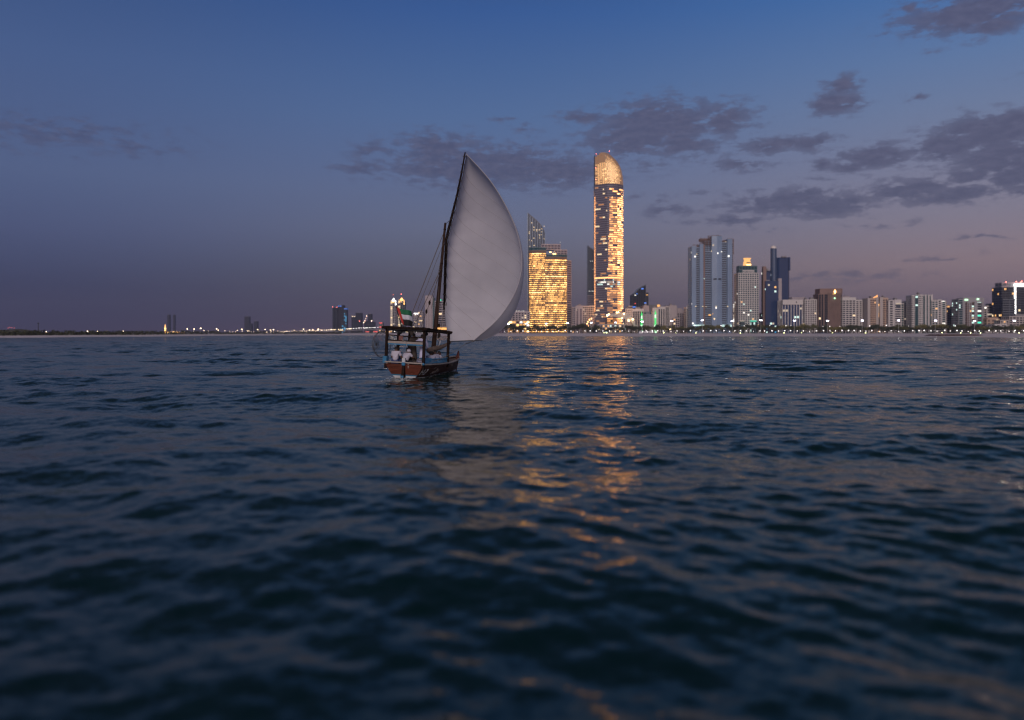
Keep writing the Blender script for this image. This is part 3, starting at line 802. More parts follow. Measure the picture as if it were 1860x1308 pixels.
for m in sorted(glass_acc): B.part(glass_acc[m], 'crown_panes', m, crown, 'stuff')
B.part(ribs, 'crown_ribs', 'gold_rib', crown, 'stuff')
bk = MB()                                       # rear shell closes the crown
for a, b in zip(rows, rows[1:]):
    for sx in (0, 1):
        pa = ring(a); pb = ring(b)
        xa, da = (pa[0] if sx == 0 else pa[-1]); xb, db = (pb[0] if sx == 0 else pb[-1])
        bk.quad((WX(xa, D), D + da, WZ(a, D)), (WX(xb, D), D + db, WZ(b, D)), (WX(xb, D), D + 36, WZ(b, D)), (WX(xa, D), D + 36, WZ(a, D)))
    bk.quad((WX(ring(a)[0][0], D), D + 36, WZ(a, D)), (WX(ring(a)[-1][0], D), D + 36, WZ(a, D)), (WX(ring(b)[-1][0], D), D + 36, WZ(b, D)), (WX(ring(b)[0][0], D), D + 36, WZ(b, D)))
B.part(bk, 'rear_shell', 'slate', crown)
for q in ((1083, 279.5), (1107, 274.5), (1082, 305), (1082, 326), (1104, 455)): beacon(B, q[0], q[1], 4, 'lamp_red', .55)
# canopies round the foot of the tallest tower
def shell(B, pts, dD, width, thick, m, name):
    """a ribbon-like roof: pts is its edge line in image columns and rows, extruded back"""
    D = B.D + dD; s = MB(); n = len(pts)
    for (x, y, t) in pts:
        X_, Z_ = WX(x, D), WZ(y, D)
        s.v += [(X_, D, Z_), (X_, D, Z_ - t), (X_, D + width, Z_ + 2), (X_, D + width, Z_ + 2 - t)]
    for i in range(n - 1):
        a, b = 4 * i, 4 * (i + 1)
        s.f += [(a+1, b+1, b, a), (a, b, b+2, a+2), (a+3, b+3, b+1, a+1), (a+2, b+2, b+3, a+3)]
    s.f += [(0, 2, 3, 1), (4*(n-1), 4*(n-1)+1, 4*(n-1)+3, 4*(n-1)+2)]
    return B.part(s, name, m)
CB = Bld('canopy_shell', 'curved tan canopy arching out left of the tallest tower foot', 1073, 1400)
co = shell(CB, [(1064, 600, 5), (1065.5, 590, 5), (1069, 582, 4.2), (1074, 577, 3.6), (1083, 573, 2.8)], 0, 16, 3, 'tan_wall', 'roof_shell')
s = MB()
for q in ((1066, 587), (1067.6, 583.5), (1070.5, 579.8), (1074, 577.8), (1068.3, 591)):
    s.box(WX(q[0], CB.D) - .6, WX(q[0], CB.D) + .9, CB.D - .5, CB.D - .1, WZ(q[1] + 2.2, CB.D), WZ(q[1], CB.D))
CB.part(s, 'canopy_lights', 'lit_orange_hot', co, 'stuff')
CB = Bld('canopy_shell', 'broad tan swooping canopy right of the tallest tower foot', 1142, 1395)
co = shell(CB, [(1102, 572.5, 2.0), (1110, 571, 3.5), (1120, 569, 7), (1128, 567.4, 10), (1136, 568.5, 11), (1143, 571.5, 10), (1148, 576, 10), (1152, 582, 11), (1154, 590, 8), (1159, 592, 8)], 0, 22, 3, 'beige', 'roof_shell')
for q in ((1130, 578, 1134.5, 594, 'lit_warm'), (1124, 581, 1123, 594, 'lit_amber')):
    CB.part(MB().tube([(WX(q[0], CB.D), CB.D - 2, WZ(q[1], CB.D)), (WX(q[2], CB.D), CB.D - 4, WZ(q[3] + 6, CB.D))], .8, 8), 'strut', 'metal_pale')
s = MB()
for q in ((1103, 573, 1.3), (1106, 570.8, .8), (1120, 567.5, .8), (1123, 567, .8), (1133, 570, .9), (1141.5, 582.5, 1.2), (1149, 580, 1.1), (1129.5, 578.4, .9), (1124, 583, .9), (1132, 588, 1.0)):
    s.ball((WX(q[0], CB.D), CB.D - 1.6, WZ(q[1], CB.D)), q[2], 6, 4)
CB.part(s, 'canopy_lights', 'lamp_gold', co, 'stuff')
B = Bld('podium_hall', 'low glazed podium hall lit amber under the swooping canopy', 1118, 1412)
wing(B, [(1086, 0), (1137, 0)], 589, 14, wall='mauve_wall', glass='grey_glass', fl=4.5, bay=4, lit=mixlit(.45, ['lit_amber', 'lit_warm', 'lit_cool'], .3, 20))
# --- cluster between the tallest tower and the pale glass tower
B = Bld('dark_tower', 'dark tower with slanted peak and small blue lights', 1164, 1750)
co, pol, FD = fin(B, [(1150, 533.5), (1154, 531), (1160, 524), (1165, 520.5), (1172.8, 516.8)], 599, 0, 25, 'dark_glass', 'dark_wall', 'tower_body')
wing(B, [(1173.6, 2), (1178, 2)], 531.5, 20, wall='dark_wall', glass='dark_glass', lit=mixlit(.02, ['lit_warm'], 0, 3)); wing(B, [(1147.5, 2), (1151, 2)], 536, 20, wall='dark_wall', glass='dark_glass')
for q in ((1165, 1169, 523.5, 525.6, 'lit_blue'), (1156, 1158, 533, 534.4, 'lit_blue'), (1149, 1155, 556.8, 558.6, 'lit_blue'), (1170, 1174, 549.6, 551.2, 'lit_blue'), (1152.6, 1155.3, 535.6, 536.8, 'lit_white'), (1174, 1177, 535, 536.4, 'lit_amber'), (1153, 1155, 550.8, 552.3, 'lit_red')):
    slab(B, q[0], q[1], q[2], q[3], q[4], 'lit_window', dD=-1.6, th=.5)
B = Bld('apartment_block', 'pale block with dark vertical glazing below the dark peaked tower', 1152, 1480)
wing(B, [(1136.5, 0), (1149, 0)], 561, 22, wall='white_wall', lit=mixlit(.04, warm, 0, 21), pier=.55, band=.5); wing(B, [(1149.6, 0), (1169, 0)], 561, 22, wall='white_wall', glass='dark_glass', bay=4.2, pier=.4, band=.08, parapet=5, lit=mixlit(.03, warm, 0, 22))
wing(B, [(1142, 8), (1149, 8)], 555.5, 12, wall='mauve_wall', ybase=561.5); wing(B, [(1169.6, 2), (1179, 2)], 555, 20, wall='mauve_wall', glass='mauve_wall', bay=8, pier=.9, band=.7, parapet=4)
B = Bld('low_block', 'squat tan block behind the two green lit minarets', 1178, 1430)
wing(B, [(1168.5, 0), (1185.5, 0)], 571, 20, wall='mauve_wall', glass='brown_wall', bay=5, pier=.7, band=.6, lit=mixlit(.02, warm, 0, 23)); wing(B, [(1173, 8), (1184, 8)], 566.5, 10, wall='teal_wall', glass='teal_glass', ybase=571.4, band=.2)
def minaret(label, px, ytop, D):
    B = Bld('minaret', label, px, D, group='green lit minarets among the trees')
    x = WX(px, D); zt = WZ(ytop, D); h = zt - GZ
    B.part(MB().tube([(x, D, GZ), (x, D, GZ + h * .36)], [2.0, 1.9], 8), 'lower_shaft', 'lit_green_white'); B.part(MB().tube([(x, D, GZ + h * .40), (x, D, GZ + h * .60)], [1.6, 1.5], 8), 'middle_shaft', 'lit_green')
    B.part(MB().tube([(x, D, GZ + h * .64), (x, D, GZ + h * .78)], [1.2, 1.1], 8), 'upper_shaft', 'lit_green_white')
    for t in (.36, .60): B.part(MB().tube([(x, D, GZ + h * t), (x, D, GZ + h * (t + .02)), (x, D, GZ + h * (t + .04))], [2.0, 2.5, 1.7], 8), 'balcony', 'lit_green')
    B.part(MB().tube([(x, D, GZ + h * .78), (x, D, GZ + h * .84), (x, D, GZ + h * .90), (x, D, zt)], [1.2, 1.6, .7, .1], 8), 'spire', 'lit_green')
minaret('shorter green lit minaret nearer the swooping canopy', 1165.5, 564.5, 1380)
minaret('taller green lit minaret farther from the swooping canopy', 1190.5, 562, 1385)
B = Bld('apartment_block', 'pale corner block with gold lit roof edge right of the minarets', 1200, 1470)
wing(B, [(1186, 2), (1195, 0)], 559.5, 22, wall='white_wall', glass='mauve_wall', pier=.7, band=.7, parapet=3); wing(B, [(1195.6, 0), (1208, 1)], 557.5, 22, wall='white_wall', bay=4.5, pier=.5, band=.12, parapet=4, lit=mixlit(.03, warm, 0, 24))
wing(B, [(1182, 10), (1196, 10)], 553.5, 12, wall='slate', glass='slate', ybase=565, bay=9, pier=.9); slab(B, 1194, 1198.5, 553.5, 557, 'lit_gold_dim', 'lit_roof_edge', dD=6)
B = Bld('apartment_block', 'banded block with a blank grey tower behind, before the striped slim block', 1218, 1490)
wing(B, [(1208.6, 0), (1216, 0)], 557, 20, wall='white_wall', bay=20, pier=.03, band=.5, lit=mixlit(.10, ['lit_cool', 'lit_white'], 0, 25)); wing(B, [(1216.6, 2), (1229.5, 2)], 555, 20, wall='mauve_wall', glass='mauve_wall', bay=14, pier=.94, band=.9)
wing(B, [(1221, -12), (1232, -12)], 578, 12, wall='mauve_wall', lit=mixlit(.05, warm, 0, 26))
B = Bld('gabled_block', 'tan block with sloped top left of the striped slim block', 1239, 1500)
wing(B, [(1230.5, 0), (1246.5, 0)], 568, 22, wall='mauve_wall', bay=4, pier=.45, band=.45, lit=mixlit(.03, warm, 0, 27))
D = B.D; B.part(MB().add([(WX(1230.5, D), D+2, WZ(567.5, D)), (WX(1246.5, D), D+2, WZ(567.5, D)), (WX(1238, D), D+2, WZ(559.5, D)), (WX(1230.5, D), D+2, WZ(559.5, D)), (WX(1230.5, D), D+20, WZ(567.5, D)), (WX(1246.5, D), D+20, WZ(567.5, D)), (WX(1238, D), D+20, WZ(559.5, D)), (WX(1230.5, D), D+20, WZ(559.5, D))],
    [(0,1,2,3),(7,6,5,4),(3,2,6,7),(2,1,5,6),(0,3,7,4)]), 'sloped_attic', 'mauve_wall')
B = Bld('apartment_block', 'slim white striped block with arched top beside the pale glass tower', 1252, 1440)
wing(B, [(1247, 0), (1257, 0)], 558, 20, wall='white_wall', glass='teal_glass', bay=30, pier=.03, band=.52, parapet=4, lit=mixlit(.06, warm, 0, 28))
D = B.D; B.part(MB().tube([(WX(1252 + 4.6 * math.cos(t), D), D + 1, WZ(558.2 - 3.6 * math.sin(t), D)) for t in np.linspace(0, math.pi, 11)], 1.0, 6), 'roof_arch', 'white_wall')
# --- pale glass tower
B = Bld('glass_tower', 'wide pale blue glass tower with a ragged unfinished top', 1295, 1400)
GT = dict(wall='steel_blue', glass='pale_glass', fl=3.8, bay=3.4)
lw = lambda sd: mixlit(.008, ['lit_warm', 'lit_white'], 0, sd)
wing(B, [(1257.5, 3), (1264.5, 1)], 447, 30, band=.22, pier=.3, lit=lw(1), **GT); wing(B, [(1265.1, 4), (1271, 4)], 449, 26, wall='steel_blue', glass='grey_glass', fl=3.8, bay=20, pier=.02, band=.42, lit=lw(2))
wing(B, [(1271.6, 1), (1277.5, 1)], 443.5, 30, band=.22, pier=.3, lit=lw(3), **GT)
wing(B, [(1278.1, 3), (1280.8, 3)], 445, 26, wall='brown_wall', glass='brown_panel', fl=3.8, bay=6, pier=.2, band=.6); wing(B, [(1281.4, 4), (1292.5, 4)], 456, 26, wall='steel_blue', glass='grey_glass', fl=3.8, bay=30, pier=.02, band=.46, lit=lw(4))
wing(B, [(1283, 8), (1292, 8)], 436.5, 20, ybase=457, wall='steel_blue', glass='grey_glass', fl=3.8, bay=3.4, band=.2, pier=.2)
wing(B, [(1293.1, 0), (1302, -1), (1311, 0)], 429, 32, band=.20, pier=.26, lit=lw(5), **GT); wing(B, [(1311.6, 4), (1321, 4)], 440, 26, wall='steel_blue', glass='grey_glass', fl=3.8, bay=30, pier=.02, band=.46, lit=lw(6))
wing(B, [(1321.6, 0), (1330, 1)], 434.5, 30, band=.22, pier=.3, lit=lw(7), **GT); wing(B, [(1330.6, 3), (1333.2, 6)], 440, 26, wall='mauve_wall', glass='dark_glass', fl=3.8, bay=4, pier=.3, band=.4)
# ragged top: scaffold posts and slabs
s = MB(); rg = random.Random(12); D = B.D + 6
for x0, x1, yt, yb in ((1271.5, 1293, 432.5, 446), (1286, 1311.5, 427.5, 434), (1311.5, 1321, 436, 446), (1328, 1333.6, 433, 462), (1264.5, 1271, 444, 451), (1259, 1263, 443.5, 447)):
    x = x0
    while x < x1:
        s.tube([(WX(x, D), D, WZ(yb, D)), (WX(x + rg.uniform(-.3, .3), D), D, WZ(yt + rg.uniform(-1, 2), D))], .42, 4); x += rg.uniform(1.0, 2.4)
    y = yt + .8
    while y < yb:
        s.box(WX(x0, D), WX(x1, D), D - .3, D + .6, WZ(y + .5, D), WZ(y, D)); y += 3.2
B.part(s, 'scaffold', 'brown_panel', kind='stuff')
slab(B, 1271.5, 1293, 433.5, 438, 'brown_panel', 'unfinished_floor', dD=12, th=10); slab(B, 1311.5, 1321, 438, 443, 'brown_panel', 'unfinished_floor', dD=12, th=10)
for q in ((1294, 444, 'lit_soft', 3.2, 3.0), (1310, 456.6, 'lit_white', 1.6, 1.4), (1265, 461, 'lit_warm', 1.4, 1.2), (1278.5, 505.6, 'lit_cool', 1.6, 1.2), (1287, 571, 'lit_amber', 4.5, 2.5), (1294, 569.6, 'lit_amber', 1.6, 1.2), (1263, 556, 'lit_warm', 1.8, 1.2), (1300, 556, 'lit_warm', 1.8, 1.4), (1281, 556.5, 'lit_soft', 3, 1.2), (1321, 556, 'lit_warm', 1.6, 1.4), (1276, 556, 'lit_warm', 1.6, 1.2), (1317, 438.6, 'lit_soft', 2.4, 1.2), (1296, 505.6, 'dark_glass', 6, 2.2), (1305, 505.6, 'dark_glass', 5, 2.2)):
    slab(B, q[0], q[0] + q[3], q[1], q[1] + q[4], q[2], 'lit_window', dD=-2.2, th=.4)
slab(B, 1259, 1280, 590, 592, 'lit_cool', 'podium_light', dD=-3); slab(B, 1312, 1329, 590, 594, 'lit_cool', 'podium_light', dD=-3)
B = Bld('apartment_block', 'slim tan block squeezed between the glass tower and the white grid tower', 1337, 1450)
wing(B, [(1331, 0), (1335, 0)], 551, 18, wall='white_wall', bay=10, pier=.03, band=.5, lit=mixlit(.9, ['lit_white', 'lit_soft'], .8, 29)); wing(B, [(1335.6, 2), (1340.6, 2)], 555, 18, wall='mauve_wall', lit=mixlit(.04, warm, 0, 30))
# --- white grid tower with amber crown
B = Bld('grid_tower', 'white gridded tower with a glowing amber rooftop box', 1360, 1420)
wing(B, [(1341.5, 1), (1345, 0), (1374, 0), (1378.5, 1)], 496, 26, wall='white_wall', glass='teal_glass', fl=3.75, bay=4.1, pier=.40, band=.45, lit=mixlit(.035, ['lit_cool', 'lit_white', 'lit_warm', 'lit_amber'], 0, 33), parapet=1)
wing(B, [(1343.8, 3), (1376, 3)], 482.5, 18, ybase=496.3, wall='teal_wall', glass='teal_glass', fl=5, bay=5, pier=.15, band=.2, name='glass_attic'); wing(B, [(1350, 1.5), (1370, 1.5)], 491, 6, ybase=496.3, wall='white_wall', glass='teal_glass', fl=4, bay=2.4, pier=.5, band=.3, name='attic_screen')
D = B.D; cx = 1360
cr = B.part(MB().add([(WX(cx + a * 6.6, D), D + 6 + b * 8, WZ(482, D)) for a, b in ((-1,0),(1,0),(1,1),(-1,1))] + [(WX(cx + a * 5.2, D), D + 6.5 + b * 7, WZ(473.4, D)) for a, b in ((-1,0),(1,0),(1,1),(-1,1))],
    [(0,1,5,4),(1,2,6,5),(2,3,7,6),(3,0,4,7),(4,5,6,7)]), 'rooftop_box', 'lit_amber')
B.part(MB().add([(WX(cx + a * 4.2, D), D + 7 + b * 6, WZ(473, D)) for a, b in ((-1,0),(1,0),(1,1),(-1,1))] + [(WX(cx + a * 6.2, D), D + 5.5 + b * 8, WZ(468, D)) for a, b in ((-1,0),(1,0),(1,1),(-1,1))],
    [(0,1,5,4),(1,2,6,5),(2,3,7,6),(3,0,4,7),(4,5,6,7)]), 'flared_cap', 'lit_amber', cr)
slab(B, 1356.2, 1363.6, 476.4, 478.2, 'dark_wall', 'box_vent', dD=4.5, parent=cr, th=1.2); slab(B, 1356, 1364, 480, 481.6, 'lit_gold_hot', 'lit_window', dD=4.5, parent=cr, th=1.0)
wing(B, [(1344.5, -6), (1351, -6)], 584, 5, wall='teal_wall', glass='dark_glass', fl=6, name='podium'); wing(B, [(1363, -6), (1373.5, -6)], 584, 5, wall='teal_wall', glass='dark_glass', fl=6, name='podium', lit=mixlit(.4, ['lit_cool'], 0, 34))
slab(B, 1344, 1352, 582.6, 583.6, 'lit_soft', 'sign_band', dD=-7); slab(B, 1363, 1374, 582.6, 583.8, 'lit_teal', 'sign_band', dD=-7)
# --- navy towers
nl = mixlit(.03, ['lit_cool', 'lit_white', 'lit_soft'], .4, 35)
B = Bld('navy_tower', 'round navy shaft with a white dome joined to navy glass blocks', 1415, 1420)
D = B.D; xs = WX(1410.5, D)
B.part(MB().tube([(xs, D + 16, GZ), (xs, D + 16, WZ(450, D))], 5.4, 20), 'round_shaft', 'navy_steel', smooth=False)
dm = MB()
for i in range(7):
    t = i / 6 * math.pi / 2
    for k in range(16): dm.v.append((xs + 5.3 * math.cos(t) * math.cos(k * math.pi / 8), D + 16 + 5.3 * math.cos(t) * math.sin(k * math.pi / 8), WZ(450, D) + 5.4 * math.sin(t) + .2))
for i in range(6):
    for k in range(16): dm.f.append((i*16+k, i*16+(k+1)%16, (i+1)*16+(k+1)%16, (i+1)*16+k))
B.part(dm, 'dome', 'dome_white', smooth=True)
NV = dict(wall='navy_glass', glass='navy_glass', fl=3.8, band=.12, bay=4, pier=.06, proud=.2)
wing(B, [(1415.5, 20), (1421, 16), (1437, 16), (1440.5, 20)], 466.5, 24, lit=nl, **NV); wing(B, [(1438, 15), (1440.8, 15)], 466, 6, ybase=490, **NV)
wing(B, [(1394, 14), (1404, 14)], 491, 20, lit=nl, **NV); wing(B, [(1390.8, 0), (1414, 0)], 510.5, 22, lit=mixlit(.05, ['lit_cool', 'lit_soft', 'lit_amber'], .55, 36), **NV)
B.part(MB().box(WX(1388.3, D), WX(1394, D), D + 6, D + 14, GZ, WZ(483.5, D)), 'wall_fin', 'brown_wall'); B.part(MB().box(WX(1414.8, D), WX(1421, D), D + 3, D + 10, GZ, WZ(505.5, D)), 'wall_fin', 'mauve_wall')
wing(B, [(1391, -1.2), (1413.8, -1.2)], 590, 1, wall='navy_glass', glass='navy_glass', lit=mixlit(.35, ['lit_cool', 'lit_cyan'], 0, 37), fl=3.5, band=.2, name='lobby', ro=False)
B = Bld('low_block', 'dim pink low block between the grid tower and the navy towers', 1384, 1480)
wing(B, [(1379.4, 0), (1384, 0)], 569, 15, wall='mauve_wall'); wing(B, [(1384.6, 1), (1388, 1)], 572, 15, wall='tan_wall', lit=mixlit(.2, ['lit_amber'], 0, 38))
# --- white finned block and neighbours
B = Bld('finned_block', 'white block with tall dark glass strips between pale fins', 1443, 1390)
wing(B, [(1421.8, 1), (1442, 0), (1462, 1)], 545, 24, wall='white_wall', glass='navy_glass', fl=3.8, band=.0, bay=4.7, pier=.34, proud=.9, lit=mixlit(.04, ['lit_cool', 'lit_soft'], .3, 39), parapet=9)
wing(B, [(1421.4, -1.4), (1462.4, -1.4)], 544.8, 2, ybase=553.5, wall='white_wall', glass='white_wall', fl=9, band=.98, bay=60, pier=.02, name='blank_parapet', proud=.2); wing(B, [(1441, 6), (1465, 6)], 540, 14, ybase=545.5, wall='mauve_wall', glass='mauve_wall', fl=6, band=.9, bay=20, pier=.5, name='plant_room')
slab(B, 1446, 1447.6, 547.6, 550.2, 'dark_glass', 'vent', dD=-2.3)
B = Bld('perforated_block', 'white block covered in small rounded balconies and windows', 1475, 1380)
wing(B, [(1462.8, 1), (1471, 0)], 544.5, 20, wall='white_wall', fl=3.6, bay=4.2, pier=.42, band=.5, lit=mixlit(.04, warm, 0, 40), proud=.8); wing(B, [(1471.5, 0), (1487, 1)], 544, 20, wall='white_wall', fl=3.6, bay=3.6, pier=.5, band=.45, lit=mixlit(.04, ['lit_warm', 'lit_gold_hot'], 0, 41))
B = Bld('brown_tower', 'brown stone tower with a glowing flame emblem near its top', 1509, 1370)
wing(B, [(1488.2, 3), (1496, 0)], 534, 24, wall='brown_wall', glass='dark_glass', fl=3.8, bay=5.2, pier=.28, band=.06, lit=mixlit(.02, warm, 0, 42), parapet=1); wing(B, [(1496.6, 0), (1504.5, 0)], 534, 24, wall='brown_wall', glass='dark_glass', fl=3.8, bay=6.0, pier=.42, band=.08, parapet=1)
wing(B, [(1505, -1), (1527, -1)], 534, 24, wall='brown_panel', glass='brown_panel', fl=3.6, bay=2.6, pier=.3, band=.3, proud=.25, name='stone_wing', parapet=1); wing(B, [(1527.6, 1), (1531, 4)], 534.5, 20, wall='brown_wall', glass='dark_glass', fl=3.8, bay=5, pier=.3, band=.1)
wing(B, [(1489.8, 1), (1503, -1.2), (1505, -2), (1527, -2), (1529.8, 0)], 524.5, 22, ybase=533.6, wall='brown_wall', glass='brown_wall', fl=9, band=.96, bay=40, pier=.05, name='blank_crown', proud=.3)
D = B.D - 3.2
B.part(MB().add([(WX(1516.8 + x, D), D + dy, WZ(529.5 - y, D)) for dy in (0, .5) for x, y in ((0, 3.4), (1.1, 1.6), (1.9, -.6), (1.5, -2.6), (0, -3.6), (-1.5, -2.6), (-1.9, -.6), (-1.1, 1.6))],
    [tuple(range(7, -1, -1)), tuple(range(8, 16))] + [(i, (i+1) % 8, 8 + (i+1) % 8, 8 + i) for i in range(8)]), 'flame_emblem', 'lit_gold_hot')
slab(B, 1512.5, 1517.5, 533.6, 534.6, 'lit_amber', 'emblem_base', dD=-3.2, th=.5); B.part(MB().ball((WX(1516.2, D), D, WZ(541.8, D)), 1.5, 8, 6), 'round_lamp', 'lit_green_white')
wing(B, [(1527.4, -3), (1530.4, -3)], 561, 2, ybase=567, wall='brown_wall', glass='dark_glass', lit=lambda *a: 'lit_warm', fl=2.5, name='lit_bay')
B = Bld('apartment_block', 'white apartment block with dark window bands right of the brown tower', 1547, 1360)
wing(B, [(1531.5, 2), (1542, 0), (1554, 0)], 540.5, 22, wall='white_wall', fl=3.5, bay=5.5, pier=.30, band=.46, lit=mixlit(.015, warm, 0, 43), parapet=5); wing(B, [(1554.5, 0), (1567, 2)], 545, 22, wall='white_wall', fl=3.5, bay=5, pier=.55, band=.5, lit=mixlit(.02, warm, 0, 44), parapet=2)
wing(B, [(1533, 6), (1546, 6)], 538.6, 10, ybase=541, wall='mauve_wall', glass='slate', fl=2, name='plant_room')
B = Bld('apartment_block', 'distant mauve block seen through the gap before the peach towers', 1572, 1500)
wing(B, [(1567.6, 0), (1576.5, 0)], 563, 18, wall='mauve_wall', lit=mixlit(.05, warm, 0, 45))
B = Bld('peach_tower', 'pair of peach apartment slabs joined by an amber lit stairwell', 1594, 1345)
PT = dict(wall='tan_wall', fl=3.5, bay=3.3, pier=.5, band=.5)
wing(B, [(1576.8, 1), (1580, 0)], 542, 22, wall='beige', glass='beige', bay=6, pier=.9, band=.9); wing(B, [(1580.5, 0), (1591, 0)], 541.5, 22, lit=mixlit(.02, warm, 0, 46), parapet=3, **PT); wing(B, [(1591.6, -.5), (1595, -.5)], 540.5, 22, wall='beige', glass='beige', bay=6, pier=.9, band=.9)
wing(B, [(1595.4, 3), (1598, 3)], 542, 20, wall='brown_wall', glass='dark_glass', bay=4, pier=.1, band=.2, lit=mixlit(.55, ['lit_amber', 'lit_gold', 'lit_soft'], 0, 47), name='stairwell'); wing(B, [(1598.4, -.5), (1603, -.5)], 540, 22, wall='beige', glass='beige', bay=6, pier=.9, band=.9)
wing(B, [(1603.5, 0), (1612, 0)], 541, 22, lit=mixlit(.02, warm, 0, 48), parapet=3, **PT); wing(B, [(1612.5, 1), (1615, 2)], 542, 20, wall='beige', glass='beige', bay=6, pier=.9, band=.9)
D = B.D + 4; B.part(MB().add([(WX(x, D), D + dy, WZ(y, D)) for dy in (0, 3) for x, y in ((1586, 541.5), (1594.5, 536), (1593.6, 540.5), (1588, 541.6))], [(3,2,1,0),(4,5,6,7),(0,1,5,4),(1,2,6,5),(2,3,7,6),(3,0,4,7)]), 'roof_sail', 'lit_orange_dim')
B = Bld('apartment_block', 'plain pale block with a lit sign strip right of the peach towers', 1628, 1335)
wing(B, [(1615.6, 3), (1624, 0)], 545.5, 20, wall='white_wall', bay=6, pier=.68, band=.55, lit=mixlit(.04, ['lit_warm'], 0, 49)); wing(B, [(1624.5, -1), (1637, 0)], 544.5, 22, wall='white_wall', bay=8, pier=.3, band=.55, lit=mixlit(.02, warm, 0, 50), parapet=8)
slab(B, 1628, 1636.4, 550.8, 552.6, 'lit_soft', 'sign_strip', dD=-2); slab(B, 1628, 1636, 553.4, 558.4, 'grey_glass', 'louvre', dD=-2)
B = Bld('apartment_block', 'narrow dark windowed block before the teal striped tower', 1648, 1360)
wing(B, [(1637.6, 1), (1642, 1)], 551, 18, wall='white_wall', glass='teal_glass', bay=3, pier=.4, band=.4, lit=mixlit(.03, warm, 0, 51)); wing(B, [(1642.5, 0), (1648, 0)], 549, 18, wall='grey_wall', glass='teal_glass', bay=4, pier=.3, band=.4, lit=mixlit(.05, warm, 0, 52)); wing(B, [(1648.5, 1), (1657, 1)], 547, 18, wall='white_wall', bay=8, pier=.3, band=.5, lit=mixlit(.02, warm, 0, 53))
B = Bld('striped_tower', 'pale tower with rounded teal glass strips running up its face', 1674, 1330)
ST = dict(wall='white_wall', glass='white_wall', fl=3.5, bay=4, pier=.6, band=.6)
wing(B, [(1657.6, 2), (1662, 1)], 536.5, 20, wall='white_wall', glass='dark_glass', fl=3.5, bay=2.2, pier=.5, band=.5); wing(B, [(1662.5, 0), (1667.5, 0)], 536, 20, wall='teal_wall', glass='teal_glass', fl=3.5, bay=8, pier=.1, band=.1, lit=mixlit(.06, ['lit_cool'], 0, 54), name='glass_strip')
wing(B, [(1668, -.5), (1676, -.5)], 535.5, 20, wall='white_wall', glass='dark_glass', fl=3.5, bay=2.6, pier=.5, band=.5)
for a, b in ((1676.6, 1679.6), (1682.6, 1685), (1688, 1690.4)): wing(B, [(a, 0), (b, 0)], 536.5, 18, wall='teal_wall', glass='teal_glass', fl=3.5, bay=8, pier=.1, band=.1, name='glass_strip', lit=mixlit(.03, ['lit_cool'], 0, 55))
for a, b in ((1680, 1682.2), (1685.4, 1687.6), (1690.8, 1693.5)): wing(B, [(a, -.6), (b, -.6)], 535.5, 18, **ST)
D = B.D; 
for px, w in ((1665, 5.2), (1678, 3.2), (1689.2, 2.8)): B.part(MB().tube([(WX(px + w/2 * math.cos(t), D), D - .4, WZ(538 - w * .55 * math.sin(t), D)) for t in np.linspace(0, math.pi, 9)], .55, 5), 'arch_trim', 'white_wall')
B = Bld('apartment_block', 'white banded apartment block right of the teal striped tower', 1706, 1325)
wing(B, [(1694, 2), (1703.5, 0)], 546, 20, wall='white_wall', glass='teal_glass', fl=3.5, bay=5, pier=.28, band=.45, lit=mixlit(.03, warm, 0, 56)); wing(B, [(1704, 0), (1710, 0)], 544.5, 20, wall='white_wall', fl=3.5, bay=4, pier=.6, band=.5); wing(B, [(1710.4, -1), (1717.5, 0)], 546.5, 20, wall='white_wall', glass='teal_glass', fl=3.5, bay=8, pier=.2, band=.45, lit=mixlit(.04, ['lit_white'], 0, 57)); wing(B, [(1718, 2), (1721, 3)], 548, 18, wall='beige', fl=3.5, bay=3)
slab(B, 1711, 1716, 546.8, 548, 'lit_white', 'roof_light', dD=-2); wing(B, [(1698, 6), (1703, 6)], 543.5, 8, ybase=546.5, wall='mauve_wall', glass='slate', fl=2, name='plant_room')
B = Bld('apartment_block', 'lower mauve and teal windowed block left of the green sign block', 1728, 1350)
wing(B, [(1721.6, 0), (1725, 0)], 554, 18, wall='mauve_wall', lit=mixlit(.05, ['lit_amber'], 0, 58)); wing(B, [(1725.4, 1), (1733.5, 1)], 556, 18, wall='mauve_wall', glass='teal_glass', bay=8, pier=.2, band=.45, lit=mixlit(.05, ['lit_cool', 'lit_amber'], 0, 59)); wing(B, [(1734, -1), (1742.5, -1)], 561, 18, wall='white_wall', bay=6, pier=.4, band=.5, lit=mixlit(.03, warm, 0, 60))
B = Bld('portal_block', 'grey block with two green signs near its roofline', 1765, 1300)
wing(B, [(1743.4, 3), (1749, 0)], 543, 20, wall='grey_wall', glass='teal_glass', bay=4, pier=.25, band=.3, lit=mixlit(.04, ['lit_cool'], 0, 61)); wing(B, [(1749.5, 0), (1752.6, 0)], 543, 20, wall='grey_wall', glass='grey_wall', bay=5, pier=.9, band=.9); wing(B, [(1753, 1.5), (1757, 1.5)], 549, 18, wall='brown_wall', glass='dark_glass', bay=4, pier=.1, band=.35, lit=mixlit(.2, ['lit_cool'], 0, 62))
wing(B, [(1757.5, .5), (1765, .5)], 549, 18, wall='grey_wall', glass='brown_panel', bay=3, pier=.5, band=.2, lit=mixlit(.08, ['lit_amber'], 0, 63)); wing(B, [(1765.5, 1.5), (1770, 1.5)], 549, 18, wall='brown_wall', glass='dark_glass', bay=4, pier=.1, band=.35, lit=mixlit(.3, ['lit_cool', 'lit_soft'], 0, 64)); wing(B, [(1770.5, 0), (1775, 0)], 543, 20, wall='grey_wall', glass='grey_wall', bay=5, pier=.9, band=.9)
